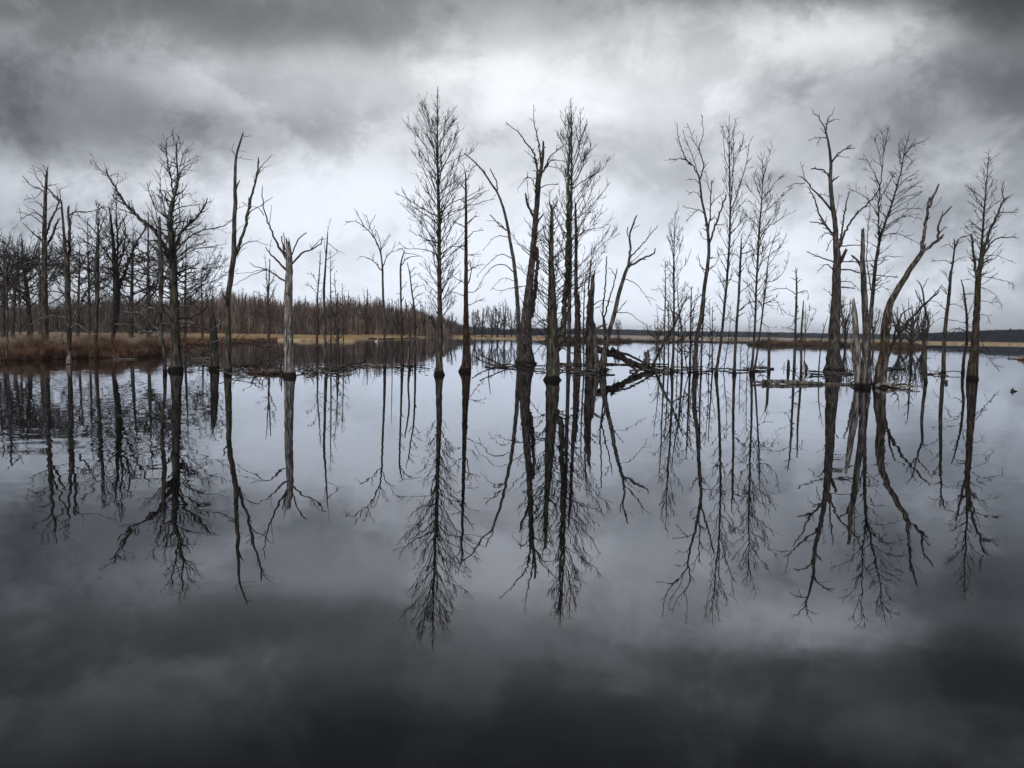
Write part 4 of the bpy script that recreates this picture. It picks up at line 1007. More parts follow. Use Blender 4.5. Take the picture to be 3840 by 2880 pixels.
tree('bare_tree', 'very tall slender tree with upswept fan of fine branches right of the double snag', 'D',
     [(500, 1578, 30), (501, 1520, 24), (503, 1400, 22), (505, 1200, 22), (510, 1000, 20), (512, 800, 17), (516, 600, 13), (518, 400, 10), (516, 200, 7), (514, 40, 2)],
     [(7, 2, [(517, 480), (560, 330), (568, 200), (568, 100)]), (7, 2, [(518, 560), (600, 500), (690, 450), (735, 372)]), (7, 2, [(514, 740), (590, 690), (690, 580), (735, 515)]), (6, 2, [(512, 850), (600, 790), (700, 770), (735, 730)]),
      (5, 2, [(516, 330), (490, 230), (480, 100)])],
     mat='brown', tw=(3.0, 1.2, 2, .6), flare=.5,
     gen=dict(n=78, wide=1.15, prof=[(50, 3, 3), (110, 30, 35), (200, 55, 80), (320, 60, 130), (400, 60, 150), (560, 80, 170), (740, 90, 190), (860, 110, 180), (1000, 110, 190), (1120, 100, 180), (1250, 70, 90)], ang=(50, 26), up=.5, d=2.6, L=1.5, lv=2), ttw=(.8, 4, .8, 1))
tree('dead_tree', 'dark straight snag broken off below mid height right of the very tall slender tree', 'D',
     [(550, 1560, 44), (550, 1400, 36), (550, 1250, 29), (543, 1150, 23), (543, 1000, 19), (543, 850, 17), (541, 720, 14), (540, 640, 9)],
     [(20, 12, [(555, 1420), (562, 1300), (558, 1160)]), (5, 2, [(543, 1100), (600, 1080), (640, 1020)]), (5, 2, [(543, 900), (500, 850), (470, 800)])], mat='pinkwood', tw=(1.4, .7, 2), ttw=(.2, .7, .8, 2), broken=True)
tree('dead_tree', 'pale split snag with a broken pinkish top, middle of the central cluster', 'D',
     [(620, 1588, 50), (618, 1400, 42), (624, 1250, 36), (632, 1150, 28), (640, 1048, 18)], [(16, 8, [(606, 1420), (607, 1300), (615, 1150), (628, 960)]), (7, 3, [(630, 1230), (680, 1187), (755, 1197)])], mat='pinkwood', tw=(.5, .5, 1), broken=True, flare=.3)
tree('dead_tree', 'leaning pale snag with antler like fork at the right end of the central cluster', 'D',
     [(690, 1590, 46), (710, 1450, 31), (735, 1350, 25), (760, 1260, 24), (785, 1150, 22), (812, 1060, 20), (838, 990, 17)],
     [(15, 6, [(836, 1000), (880, 970), (940, 940), (985, 920), (990, 898)]), (15, 7, [(838, 1000), (850, 900), (845, 820), (870, 740), (885, 708)]), (9, 3, [(850, 945), (890, 900), (925, 860), (970, 805), (1008, 762)]),
      (6, 5, [(846, 840), (830, 810), (836, 775)]), (4, 2, [(868, 780), (880, 770), (896, 767)]), (3, 2, [(925, 865), (950, 830), (970, 770)]), (5, 2, [(845, 985), (890, 940), (940, 890)]),
      (6, 4, [(775, 1250), (805, 1215), (832, 1187)]), (5, 2, [(770, 1255), (850, 1260), (900, 1300), (958, 1340)]), (5, 2, [(815, 1065), (880, 1090), (930, 1155), (970, 1215)]), (3, 2, [(935, 1162), (965, 1170), (997, 1188)]),
      (13, 5, [(720, 1400), (705, 1300), (730, 1180), (755, 1100), (775, 1010)]), (11, 6, [(708, 1440), (695, 1250), (710, 1100), (717, 945)]), (5, 2, [(770, 1060), (740, 1010), (720, 1000)])],
     mat='grey', tw=(.5, .6, 1, .1), broken=True, flare=.4)
curve_obj('stump', 'dark hooked root stump curling over at the left of the leaning fallen trunk', 'D', [(665, 1590), (655, 1480), (646, 1390), (662, 1345), (702, 1326)], 34, 10, (665, 1590), mat='grey', cat='stump')
curve_obj('fallen_log', 'thick dark fallen trunk sloping down right into the water beside the leaning forked snag', 'D',
          [(640, 1452), (740, 1482), (830, 1528), (930, 1568), (1012, 1590)], 44, 30, (1012, 1592), mat='dark', cat='log', tw=(1.7, .9, 2, .2), slope=.25,
          extra=[([(745, 1455), (800, 1510), (870, 1570), (925, 1610)], 18, 12), ([(760, 1470), (850, 1500), (940, 1548), (985, 1572)], 16, 8)])
curve_obj('floating_log', 'long thin floating log behind the fallen trunk at the centre right', 'D', [(700, 1545), (800, 1549), (950, 1546), (1060, 1548)], 14, 9, (880, 1552), mat='dark', cat='log', tw=(.5, .5, 1))
tree('bare_tree', 'slanting mossy stem rising right out of the end of the fallen trunk', 'E', [(78, 1550, 18), (150, 1400, 15), (210, 1300, 12), (260, 1180, 8), (305, 1130, 4)], [], mat='moss', ttw=(.2, 2.4, 1.0, 3), flare=.1)
tree('dead_tree', 'thin crooked stick standing alone in the water left of the buttressed double snag', 'D', [(54, 1548, 7), (50, 1480, 6), (58, 1420, 5), (64, 1385, 3)], [], mat='dark', flare=.1)
curve_obj('stump', 'knobbly stacked stump with broken top standing behind the fallen trunk end', 'S', [(2424, 1365), (2426, 1352), (2424, 1340), (2420, 1324)], 30, 13, (2424, 1364), mat='grey', cat='stump',
          extra=[([(2412, 1348), (2424, 1346), (2446, 1350)], 8, 5), ([(2428, 1342), (2433, 1334), (2432, 1330)], 14, 9), ([(2396, 1350), (2397, 1344), (2399, 1337)], 4, 3)])

# ------------------------------------------------------------------ grove right of centre
GR = 'slender trees of the grove right of centre'
E = dict(group=GR, mat='brown', flare=.3)
tree('bare_tree', 'leftmost short thin tree of the right grove', 'E', [(143, 1588, 13), (146, 1400, 10), (150, 1200, 8), (152, 1050, 6), (150, 925, 2)], [(4, 1.5, [(150, 1150), (120, 1090), (70, 1100)])], tw=(2.5, .8, 2), ttw=(.25, 4, 1.0, 2), **E)
tree('bare_tree', 'slim pointed tree second from the left in the right grove', 'E', [(190, 1590, 22), (200, 1450, 15), (203, 1200, 12), (203, 1000, 10), (203, 850, 7), (212, 630, 2)], [],
     gen=dict(n=46, prof=[(640, 4, 4), (720, 60, 45), (820, 60, 70), (950, 55, 90), (1050, 50, 80), (1250, 60, 70), (1380, 30, 40)], ang=(48, 28), up=.45, d=2.8, L=1.1, lv=2), **E)
tree('bare_tree', 'short thin stem close between the two leftmost grove trees', 'E', [(170, 1580, 9), (172, 1300, 7), (170, 1150, 3)], [], ttw=(.3, 4, .8, 2), **E)
tree('bare_tree', 'twiggy low tree right of the slim pointed grove tree', 'E', [(250, 1610, 15), (250, 1450, 13), (245, 1300, 11), (228, 1180, 7), (225, 1070, 3)], [(6, 2, [(247, 1330), (290, 1260), (330, 1190)]), (5, 2, [(250, 1440), (200, 1400), (150, 1385)])], tw=(3.5, .9, 3), ttw=(.25, 4, 1.1, 3), **E)
tree('bare_tree', 'dark twiggy low tree just left of the thick bent grove tree', 'E', [(298, 1600, 14), (302, 1400, 12), (305, 1200, 9), (308, 1075, 4)], [(5, 2, [(303, 1250), (340, 1150), (350, 1080)])], tw=(3.5, .9, 3), ttw=(.25, 4, 1.1, 3), **E)
tree('bare_tree', 'thick bent grove tree with wide forked crown reaching left', 'E',
     [(334, 1603, 32), (332, 1500, 28), (340, 1380, 26), (362, 1280, 24), (378, 1150, 22), (390, 1050, 22), (405, 950, 20), (412, 850, 18), (405, 740, 16), (390, 650, 14), (370, 560, 12), (358, 450, 10), (350, 405, 9)],
     [(9, 2, [(352, 415), (320, 360), (280, 322), (240, 312), (190, 320), (142, 322)]), (8, 2, [(310, 350), (262, 295), (245, 240), (225, 160), (222, 95)]), (9, 2, [(356, 440), (378, 370), (372, 310), (355, 240), (375, 170), (375, 55)]),
      (5, 2, [(360, 270), (320, 200), (300, 140), (282, 100)]), (11, 4, [(408, 750), (420, 640), (423, 520), (432, 440)]), (13, 7, [(413, 820), (455, 700), (490, 600), (515, 535)]), (6, 2, [(495, 590), (495, 560), (490, 542)]),
      (7, 2, [(386, 640), (350, 615), (310, 650), (268, 692)]), (6, 2, [(368, 555), (345, 520), (320, 510), (285, 530)]), (6, 2, [(356, 460), (330, 440), (295, 430)]), (5, 2, [(350, 620), (300, 605), (255, 600)]), (6, 2, [(424, 590), (460, 545), (520, 510)]),
      (5, 2, [(425, 520), (400, 430), (390, 390)]), (5, 2, [(345, 400), (320, 310), (270, 190), (260, 140)]), (5, 2, [(410, 800), (380, 790), (355, 745)]), (5, 2, [(395, 1010), (360, 950), (350, 880)]), (5, 2, [(400, 990), (450, 940), (470, 890)])],
     tw=(2.3, .8, 2, .35), ttw=(.45, .9, .8, 2), **E)
tree('bare_tree', 'tallest leaning grove tree with narrow upswept crown', 'E',
     [(456, 1605, 24), (462, 1550, 18), (485, 1400, 16), (500, 1250, 15), (515, 1100, 14), (530, 900, 13), (537, 750, 12), (540, 600, 10), (535, 450, 8), (535, 300, 6), (532, 150, 4), (535, 45, 1.5)],
     [(7, 2, [(540, 600), (555, 450), (558, 300), (562, 180), (572, 70)]), (7, 2, [(540, 630), (590, 490), (630, 370), (650, 260), (660, 205)]), (5, 2, [(536, 380), (510, 310), (500, 200), (495, 125)]), (5, 2, [(538, 770), (600, 700), (690, 655)]),
      (4, 2, [(540, 650), (600, 590), (640, 550)]), (5, 2, [(557, 330), (600, 260), (625, 160)])],
     tw=(2.6, .9, 2, .5), gen=dict(n=50, prof=[(60, 3, 3), (150, 30, 45), (300, 45, 70), (450, 50, 90), (600, 50, 90), (750, 60, 100), (900, 70, 70), (1100, 70, 60), (1300, 40, 60)], ang=(50, 28), up=.45, d=2.8, L=1.1, lv=2), **E)
tree('bare_tree', 'dark lower grove tree with level spreading branches behind the tallest leaning one', 'E', [(563, 1602, 26), (566, 1550, 18), (570, 1450, 17), (578, 1300, 15), (590, 1150, 14), (597, 1000, 13), (603, 880, 12), (605, 830, 8), (605, 770, 3)],
     [(6, 2, [(603, 880), (680, 855), (750, 840)]), (5, 2, [(592, 1120), (660, 1060), (720, 1030)]), (7, 2, [(588, 1225), (640, 1180), (700, 1165), (800, 1195)]), (5, 2, [(598, 975), (650, 900), (720, 880)]), (5, 2, [(594, 1060), (540, 1035), (460, 1052)]),
      (5, 2, [(600, 910), (560, 880), (470, 890)]), (5, 2, [(604, 860), (650, 780), (680, 690)]), (5, 2, [(580, 1290), (530, 1260), (500, 1290)])], tw=(2.6, .8, 2, .3), ttw=(.3, 2.4, 1.0, 2), **E)
tree('bare_tree', 'straight tall grove tree with symmetrical feather crown on the right', 'E', [(666, 1600, 25), (670, 1550, 17), (675, 1500, 15), (688, 1300, 13), (695, 1100, 12), (705, 900, 12), (716, 700, 11), (725, 600, 8), (733, 480, 6), (735, 380, 4), (728, 275, 1.5)],
     [(4, 1.5, [(733, 470), (760, 330), (792, 235)]), (5, 2, [(728, 560), (790, 480), (862, 395)]), (5, 2, [(722, 640), (790, 590), (870, 530)]), (5, 2, [(714, 760), (780, 710), (860, 660), (915, 630)]), (5, 2, [(730, 560), (690, 450), (680, 395)])],
     tw=(2.8, 1.0, 2, .5), gen=dict(n=54, prof=[(290, 3, 20), (350, 30, 60), (420, 55, 95), (550, 70, 110), (700, 80, 120), (850, 80, 130), (1000, 70, 130), (1150, 60, 90), (1300, 40, 50)], ang=(50, 32), up=.4, d=2.8, L=1.15, lv=2), **E)
tree('bare_tree', 'thin leaning tree at the right end of the grove with one sided fine crown', 'E', [(680, 1598, 15), (700, 1480, 12), (725, 1300, 10), (740, 1180, 9), (755, 1050, 7), (770, 900, 5), (800, 800, 3), (815, 750, 1.5)],
     [(5, 2, [(755, 1050), (820, 1030), (870, 960), (895, 870)]), (5, 2, [(740, 1180), (800, 1160), (830, 1185), (860, 1250)]), (4, 2, [(766, 950), (830, 860), (880, 760)]), (4, 2, [(730, 1290), (770, 1330), (780, 1380)])],
     tw=(2.8, .9, 2, .5), ttw=(.4, 3, 1.1, 2), **E)
tree('dead_tree', 'short straight broken snag with bent thin tip alone right of the grove', 'E', [(771, 1590, 20), (771, 1500, 17), (773, 1400, 15), (767, 1368, 9)], [(4, 2, [(768, 1385), (758, 1340), (735, 1298)])], mat='brown', broken=True, flare=.2)
tree('young_tree', 'thin dark pole standing between the bent grove tree and the tallest leaning one', 'E', [(432, 1600, 10), (432, 1400, 8), (433, 1200, 4)], [], ttw=(.3, 1.5, .6, 2), **E)
tree('young_tree', 'slim dark stem touching the right side of the thick bent grove tree', 'E', [(365, 1602, 13), (370, 1400, 10), (385, 1200, 6), (395, 1140, 3)], [(4, 2, [(368, 1440), (410, 1380), (440, 1310)])], tw=(2.5, .8, 2), ttw=(.3, 3.2, .9, 3), **E)
tree('young_tree', 'hair thin twiggy sapling right of the level branched grove tree', 'E', [(598, 1605, 5), (602, 1480, 4), (612, 1380, 2)], [], ttw=(.2, 5, .7, 2), **E)
tree('young_tree', 'low twiggy sapling leaning in front of the tallest leaning grove tree', 'E', [(395, 1600, 5), (420, 1500, 4), (450, 1420, 3), (470, 1330, 2)], [], ttw=(.2, 4, .8, 2), **E)
tree('young_tree', 'thin sapling leaning left between the grove trunks', 'E', [(290, 1605, 7), (270, 1500, 6), (262, 1400, 5), (272, 1300, 2)], [], ttw=(.2, 5, .9, 2), **E)
tree('young_tree', 'many twigged sapling left of the slim pointed grove tree', 'E', [(222, 1600, 6), (225, 1450, 5), (232, 1300, 4), (240, 1220, 2)], [], ttw=(.2, 6, .9, 2), **E)
tree('bare_tree', 'small dead tree with drooping level arm between the grove and the wide buttressed tree', 'F', [(86, 1497, 16), (92, 1300, 13), (97, 1150, 12), (100, 1050, 10), (98, 980, 8), (95, 920, 3)],
     [(5, 2, [(98, 1075), (50, 1045), (0, 1040), (-60, 1060)]), (6, 2, [(99, 1075), (130, 1055), (160, 1055), (163, 1105)]), (4, 1.5, [(95, 1200), (50, 1180), (10, 1150)]), (4, 2, [(96, 1190), (70, 1250), (20, 1260)])], mat='brown', tw=(2, .7, 2, .1), ttw=(.3, 2.2, .9, 2), group='small dead trees before the wide buttressed tree')
tree('dead_tree', 'slim reddish broken pole right of the small drooping armed tree', 'F', [(124, 1545, 15), (126, 1300, 12), (132, 1200, 10), (137, 1122, 7)], [(3, 1.5, [(134, 1180), (160, 1160), (200, 1150)])], mat='rust', tw=(2, .5, 1), ttw=(.5, 1.2, .5, 1), broken=True, group='small dead trees before the wide buttressed tree')
tree('bare_tree', 'many stemmed hair thin sapling clump far behind the reddish pole', 'F', [(148, 1362, 6), (148, 1300, 5), (150, 1250, 4), (150, 1130, 2)], [(3, 1.5, [(150, 1280), (180, 1220), (210, 1150)]), (3, 1.5, [(148, 1290), (140, 1200), (138, 1130)]), (3, 1.5, [(150, 1260), (168, 1180), (172, 1120)])],
     mat='brown', tw=(1.2, 1.6, 2), group='small dead trees before the wide buttressed tree', flare=.1)
tree('young_tree', 'thin forked sapling just left of the wide buttressed tree', 'F', [(222, 1500, 8), (230, 1400, 7), (240, 1310, 6), (255, 1250, 4), (275, 1190, 2)], [(4, 2, [(240, 1320), (262, 1300), (270, 1300)])], mat='brown', ttw=(.5, 3, .6, 2), flare=.2, group='small dead trees before the wide buttressed tree')
curve_obj('stump', 'short dark rotten stump left of the slim reddish broken pole', 'E', [(886, 1577), (887, 1550), (888, 1528)], 20, 15, (886, 1577), mat='dark', cat='stump')
curve_obj('stump', 'small dark stump between the reddish pole and the thin forked sapling', 'F', [(152, 1497), (153, 1480), (152, 1463)], 17, 14, (152, 1497), mat='dark', cat='stump')
curve_obj('stick', 'small upright dark stick beside the rotten stump', 'E', [(862, 1565), (861, 1545), (863, 1530)], 4, 3, (862, 1566), mat='dark', cat='stick', extra=[([(846, 1563), (862, 1562), (870, 1558)], 3, 2)])

for i, (xb, yb, xm, xt, yt, w, lab) in enumerate([
        (318, 1600, 312, 330, 1130, 6, 'fine twiggy sapling just behind the thick bent grove tree'), (410, 1598, 420, 415, 1150, 6, 'fine twiggy sapling right of the thick bent grove tree'),
        (500, 1590, 530, 545, 1180, 5, 'fine sapling between the tallest leaning tree and the level branched tree'), (640, 1596, 648, 662, 1240, 5, 'fine sapling close left of the feather crowned tree'),
        (120, 1588, 112, 100, 1180, 6, 'fine twiggy sapling at the left outer edge of the right grove'), (342, 1600, 360, 400, 1330, 5, 'low sapling leaning right at the foot of the thick bent tree')]):
    tree('young_tree', lab, 'E', [(xb, yb, w), (xm, (yb + yt) / 2, w * .8), (xt, yt, 1.5)], [], ttw=(.12, 4.5, 1.1, 2), **dict(E, flare=.1))
tree('dead_tree', 'narrow pale splinter stub between the pale split snag and the hooked root stump', 'D', [(652, 1588, 26), (650, 1450, 22), (648, 1330, 14)], [], mat='pinkwood', broken=True, flare=.2)
tree('young_tree', 'thin twiggy stem between the straight broken snag and the pale split snag', 'D', [(588, 1590, 9), (585, 1350, 8), (590, 1150, 6), (600, 1000, 2)], [(4, 2, [(586, 1300), (640, 1240), (700, 1200)])], mat='brown', tw=(2.5, .8, 2), ttw=(.2, 3.5, 1.0, 2), flare=.2)

# ------------------------------------------------------------------ right cluster
tree('dead_tree', 'tall dead tree with wide smooth buttressed foot and crooked bare crown', 'F',
     [(300, 1500, 98), (302, 1465, 80), (305, 1400, 68), (310, 1250, 57), (318, 1100, 50), (322, 950, 45), (325, 860, 39), (318, 780, 31), (315, 700, 27), (305, 620, 25), (293, 520, 23), (287, 430, 20), (290, 350, 16), (283, 270, 13), (270, 200, 10), (254, 140, 8)],
     [(7, 2, [(256, 150), (225, 90), (200, 65), (182, 42)]), (7, 2, [(262, 165), (275, 90), (300, 70), (310, 35)]), (5, 2, [(275, 115), (300, 105), (325, 98)]), (6, 2, [(272, 205), (230, 200), (165, 215)]), (4, 2, [(235, 202), (222, 220), (212, 240)]),
      (4, 2, [(268, 190), (250, 165), (232, 150)]), (11, 4, [(290, 345), (320, 300), (370, 265), (422, 260)]), (4, 2, [(370, 270), (385, 250), (400, 243)]), (4, 2, [(325, 300), (355, 308), (392, 310)]), (9, 7, [(288, 420), (250, 385), (185, 375)]),
      (11, 5, [(290, 455), (310, 435), (332, 418)]), (15, 4, [(305, 620), (250, 550), (190, 490), (150, 440), (118, 418)]), (6, 2, [(150, 445), (135, 400), (128, 352)]), (5, 2, [(145, 455), (90, 458), (50, 480)]), (15, 5, [(315, 755), (265, 690), (225, 620), (195, 530), (165, 480)]),
      (7, 5, [(270, 695), (225, 675), (176, 670)]), (7, 2, [(305, 750), (270, 732), (232, 750), (218, 785)]), (22, 18, [(330, 925), (350, 880), (366, 845)]), (9, 4, [(310, 895), (240, 870), (155, 835)]), (8, 3, [(315, 945), (265, 905), (215, 942)]),
      (5, 2, [(315, 640), (328, 580), (335, 518)]), (14, 5, [(335, 800), (350, 730), (370, 600), (392, 503)]), (15, 5, [(335, 815), (370, 720), (430, 630), (520, 540), (555, 490)]), (8, 4, [(335, 805), (400, 802), (480, 800)]), (8, 3, [(335, 890), (420, 890), (610, 880)]),
      (9, 4, [(335, 938), (400, 935), (450, 955), (560, 968), (665, 978)]), (6, 2, [(330, 1000), (400, 1005), (460, 1060)]), (9, 5, [(325, 1030), (370, 1032), (420, 1040)]), (6, 2, [(325, 1170), (370, 1130), (440, 1120)]), (5, 2, [(310, 1095), (280, 1065), (250, 1040)]),
      (5, 2, [(265, 830), (285, 780), (300, 765)]), (5, 2, [(295, 540), (260, 520), (215, 515)])],
     mat='brown', tw=(1.6, .7, 2, .2), flare=.18, group='trees of the right cluster')
tree('dead_tree', 'tall broken post like snag in the middle of the right cluster', 'F', [(486, 1592, 50), (486, 1450, 44), (485, 1300, 38), (482, 1200, 34), (475, 1050, 32), (468, 900, 26), (467, 800, 22), (468, 712, 17)],
     [(15, 10, [(470, 935), (440, 890), (412, 860)]), (5, 2, [(478, 1060), (520, 1040), (560, 1060)]), (4, 2, [(470, 800), (455, 780), (430, 770)])], mat='grey', tw=(1.5, .6, 2), broken=True, flare=.3, group='trees of the right cluster')
tree('dead_tree', 'pale splintered half height snag at the left of the right cluster', 'F', [(450, 1588, 52), (440, 1450, 44), (430, 1300, 34), (424, 1200, 29), (418, 1122, 18)], [(20, 8, [(430, 1520), (415, 1430), (400, 1350), (390, 1290)])], mat='pale', broken=True, flare=.3, group='trees of the right cluster')
tree('bare_tree', 'tall living tree with two upright leaders and level fine twigs behind the post snag', 'F',
     [(499, 1560, 34), (498, 1450, 28), (500, 1300, 26), (510, 1200, 22), (525, 1050, 20), (540, 900, 17), (560, 780, 15), (590, 680, 12), (625, 580, 10), (655, 480, 8), (680, 390, 7), (695, 300, 5), (720, 200, 3), (732, 155, 1.5)],
     [(10, 2, [(558, 790), (555, 600), (565, 480), (575, 380), (585, 250), (570, 150)]), (8, 2, [(520, 1080), (492, 900), (495, 750), (510, 560)]), (5, 2, [(566, 490), (520, 380), (470, 290)]), (5, 2, [(693, 310), (750, 240), (812, 225)]), (4, 2, [(583, 280), (600, 200), (604, 145)]),
      (5, 2, [(592, 690), (700, 640), (800, 655)]), (5, 2, [(575, 745), (650, 735), (720, 760), (785, 790)]), (5, 2, [(625, 590), (700, 530), (790, 520)]), (5, 2, [(655, 490), (720, 420), (775, 405)]), (4, 2, [(545, 880), (600, 860), (660, 860)]),
      (5, 2, [(558, 560), (600, 480), (640, 400)]), (5, 2, [(556, 640), (480, 530), (395, 490)]), (4, 2, [(530, 1050), (570, 1030), (615, 1050)]), (5, 2, [(640, 530), (720, 480), (790, 470)]), (5, 2, [(575, 390), (560, 300), (535, 200)]), (5, 2, [(685, 370), (670, 280), (668, 230)]),
      (5, 2, [(605, 640), (690, 600), (800, 600)]), (4, 2, [(700, 290), (740, 330), (745, 340)])],
     mat='brown', tw=(3.6, 1.0, 2, .25), ttw=(.3, 2.6, 1.0, 2), group='trees of the right cluster', flare=.3,
     gen=dict(n=34, prof=[(250, 20, 60), (400, 40, 90), (560, 60, 140), (720, 70, 170), (850, 70, 120), (1050, 60, 90)], ang=(75, 50), up=.3, d=2.4, L=.9, lv=2))
tree('dead_tree', 'leaning flayed snag with a heavy forked bare top bent to the right', 'F',
     [(562, 1590, 66), (572, 1480, 60), (588, 1380, 50), (590, 1250, 42), (610, 1150, 38), (640, 1080, 34), (690, 1000, 30), (740, 920, 28), (800, 835, 26)],
     [(23, 12, [(792, 850), (808, 720), (825, 620), (840, 535)]), (14, 10, [(836, 590), (850, 540), (870, 500), (887, 465)]), (18, 15, [(798, 838), (840, 805), (885, 770), (898, 760)]), (15, 7, [(888, 775), (885, 710), (910, 640), (955, 590)]),
      (7, 3, [(890, 735), (920, 705), (938, 698)]), (2.5, 1.5, [(850, 595), (878, 580), (905, 530)]), (26, 7, [(588, 1440), (620, 1370), (680, 1280), (750, 1190), (820, 1120), (890, 1055)], 'dark'), (13, 5, [(628, 1365), (655, 1250), (695, 1170), (742, 1145)], 'dark'),
      (14, 9, [(600, 1330), (618, 1260), (625, 1180)]), (5, 2, [(750, 1190), (790, 1100), (770, 1050)])],
     mat='flay', lmat='grey', tw=(.35, .5, 1, .1), broken=True, flare=.45, group='trees of the right cluster')
tree('dead_tree', 'thin crooked tree with open forked crown right of the leaning flayed snag', 'G', [(284, 1550, 23), (282, 1450, 20), (283, 1350, 18), (290, 1250, 17), (303, 1180, 15), (287, 1120, 13), (275, 1060, 11), (266, 980, 9), (243, 925, 5), (220, 910, 2)],
     [(9, 5, [(277, 1080), (240, 1020), (222, 980)]), (5, 2, [(268, 955), (290, 920), (300, 902)]), (10, 4, [(278, 1072), (330, 1010), (382, 950)]), (4, 1.5, [(303, 1165), (335, 1130), (372, 1108)]), (6, 5, [(283, 1400), (298, 1400), (312, 1399)]), (5, 2, [(375, 955), (395, 980), (425, 1010)])],
     mat='brown', tw=(1.8, .6, 2, .2), ttw=(.5, 1.2, .5, 1), group='trees at the right')
tree('dead_tree', 'crooked topped tree with arms both ways, middle of the three right of the flayed snag', 'G', [(394, 1498, 25), (400, 1300, 23), (412, 1150, 21), (425, 1050, 20), (435, 950, 18), (440, 890, 14), (455, 790, 11), (465, 700, 9), (460, 655, 5)],
     [(13, 9, [(433, 960), (430, 900), (437, 866)]), (8, 2, [(465, 715), (500, 650), (555, 630), (600, 610)]), (5, 2, [(468, 700), (480, 670), (484, 650)]), (6, 2, [(450, 815), (400, 790), (310, 795)]), (5, 2, [(453, 800), (520, 770), (560, 775)]), (6, 2, [(416, 1110), (370, 1060), (330, 1040)]),
      (6, 2, [(430, 1025), (400, 970), (380, 940)]), (5, 2, [(408, 1150), (380, 1150), (358, 1160)]), (5, 2, [(425, 1060), (470, 1065), (520, 1080)]), (5, 2, [(412, 1160), (465, 1165), (570, 1190)]), (5, 2, [(408, 1240), (470, 1215), (540, 1240)]), (4, 2, [(436, 940), (400, 860), (368, 850)]),
      (4, 2, [(395, 1340), (370, 1360), (340, 1385)]), (5, 2, [(462, 720), (420, 690), (375, 710)])], mat='brown', tw=(2.0, .7, 2, .2), ttw=(.3, 1.4, .6, 2), group='trees at the right')
tree('dead_tree', 'slim dark wavy tree close left of the mossy amber trunk', 'G', [(515, 1490, 20), (522, 1400, 17), (540, 1300, 15), (540, 1150, 13), (530, 1050, 11), (518, 960, 8), (503, 908, 4)],
     [(6, 2, [(538, 1300), (500, 1330), (440, 1345), (420, 1385)]), (3, 1.5, [(510, 915), (550, 910), (592, 920)]), (4, 2, [(525, 1000), (500, 1000), (595, 1002)]), (5, 3, [(532, 1080), (520, 1040), (517, 1005)]), (5, 2, [(540, 1140), (570, 1080), (590, 1000)]),
      (6, 2, [(540, 1240), (490, 1210), (450, 1240), (420, 1290)]), (4, 2, [(535, 1320), (560, 1360), (575, 1400)])], mat='dark', tw=(1.8, .6, 2, .1), ttw=(.3, 1.2, .6, 2), group='trees at the right')
tree('bare_tree', 'mossy amber trunk with feathery spire crown and bare dark fork, rightmost tree', 'G',
     [(572, 1530, 62), (575, 1450, 54), (590, 1300, 45), (600, 1150, 39), (608, 1000, 36), (612, 900, 34), (622, 820, 26), (632, 720, 16), (640, 600, 12), (650, 450, 9), (665, 280, 6), (675, 160, 3), (677, 88, 1.5)],
     [(24, 7, [(618, 850), (648, 720), (680, 620), (710, 550), (745, 470), (775, 412), (803, 396)]), (8, 4, [(772, 415), (755, 365), (770, 298)]), (18, 11, [(600, 890), (585, 750), (568, 638)]), (7, 4, [(592, 800), (575, 785), (560, 775)]), (13, 5, [(650, 745), (700, 670), (760, 648), (838, 645)]),
      (12, 9, [(625, 830), (650, 800), (690, 783)]), (5, 2, [(618, 885), (700, 900), (790, 920), (840, 948)]), (5, 2, [(612, 950), (700, 990), (760, 1075)]), (6, 3, [(742, 492), (800, 490), (860, 490)]), (5, 2, [(600, 1230), (650, 1330), (690, 1400), (742, 1475)]),
      (5, 2, [(606, 1130), (660, 1130), (690, 1180)]), (4, 2, [(600, 1220), (560, 1200), (520, 1210)]), (4, 2, [(612, 1040), (680, 1050), (740, 1050)]), (5, 2, [(640, 760), (720, 760), (830, 800)]), (5, 2, [(640, 620), (580, 560), (530, 545)]), (5, 2, [(648, 480), (590, 380), (530, 315)]),
      (5, 2, [(645, 520), (600, 560), (535, 580)]), (5, 2, [(592, 1000), (540, 1000), (500, 1040)])],
     mat='amber', lmat='brown', tw=(2.4, .8, 2, .2), ttw=(.3, .8, .8, 2), flare=.35, group='trees at the right',
     gen=dict(n=75, prof=[(95, 2, 2), (150, 25, 28), (230, 48, 50), (330, 85, 75), (450, 85, 85), (560, 80, 90), (680, 80, 110), (800, 70, 110), (950, 60, 100)], ang=(70, 40), up=.4, d=2.4, L=.8, lv=2, rmax=.03))
tree('young_tree', 'slim dark stem hard against the right side of the mossy amber trunk', 'G', [(603, 1545, 14), (608, 1400, 12), (615, 1312, 7)], [(5, 2, [(612, 1330), (660, 1380), (700, 1430), (742, 1482)]), (3, 1.5, [(614, 1330), (640, 1330), (660, 1350)])], mat='dark', tw=(1.5, .5, 1), flare=.2, group='trees at the right')
tree('dead_tree', 'half height dark stem in front of the rounded brush island', 'G', [(193, 1492, 14), (195, 1340, 11), (200, 1240, 7), (198, 1170, 3)], [], mat='dark', ttw=(.5, 2, .8, 2), flare=.2, group='trees at the right')

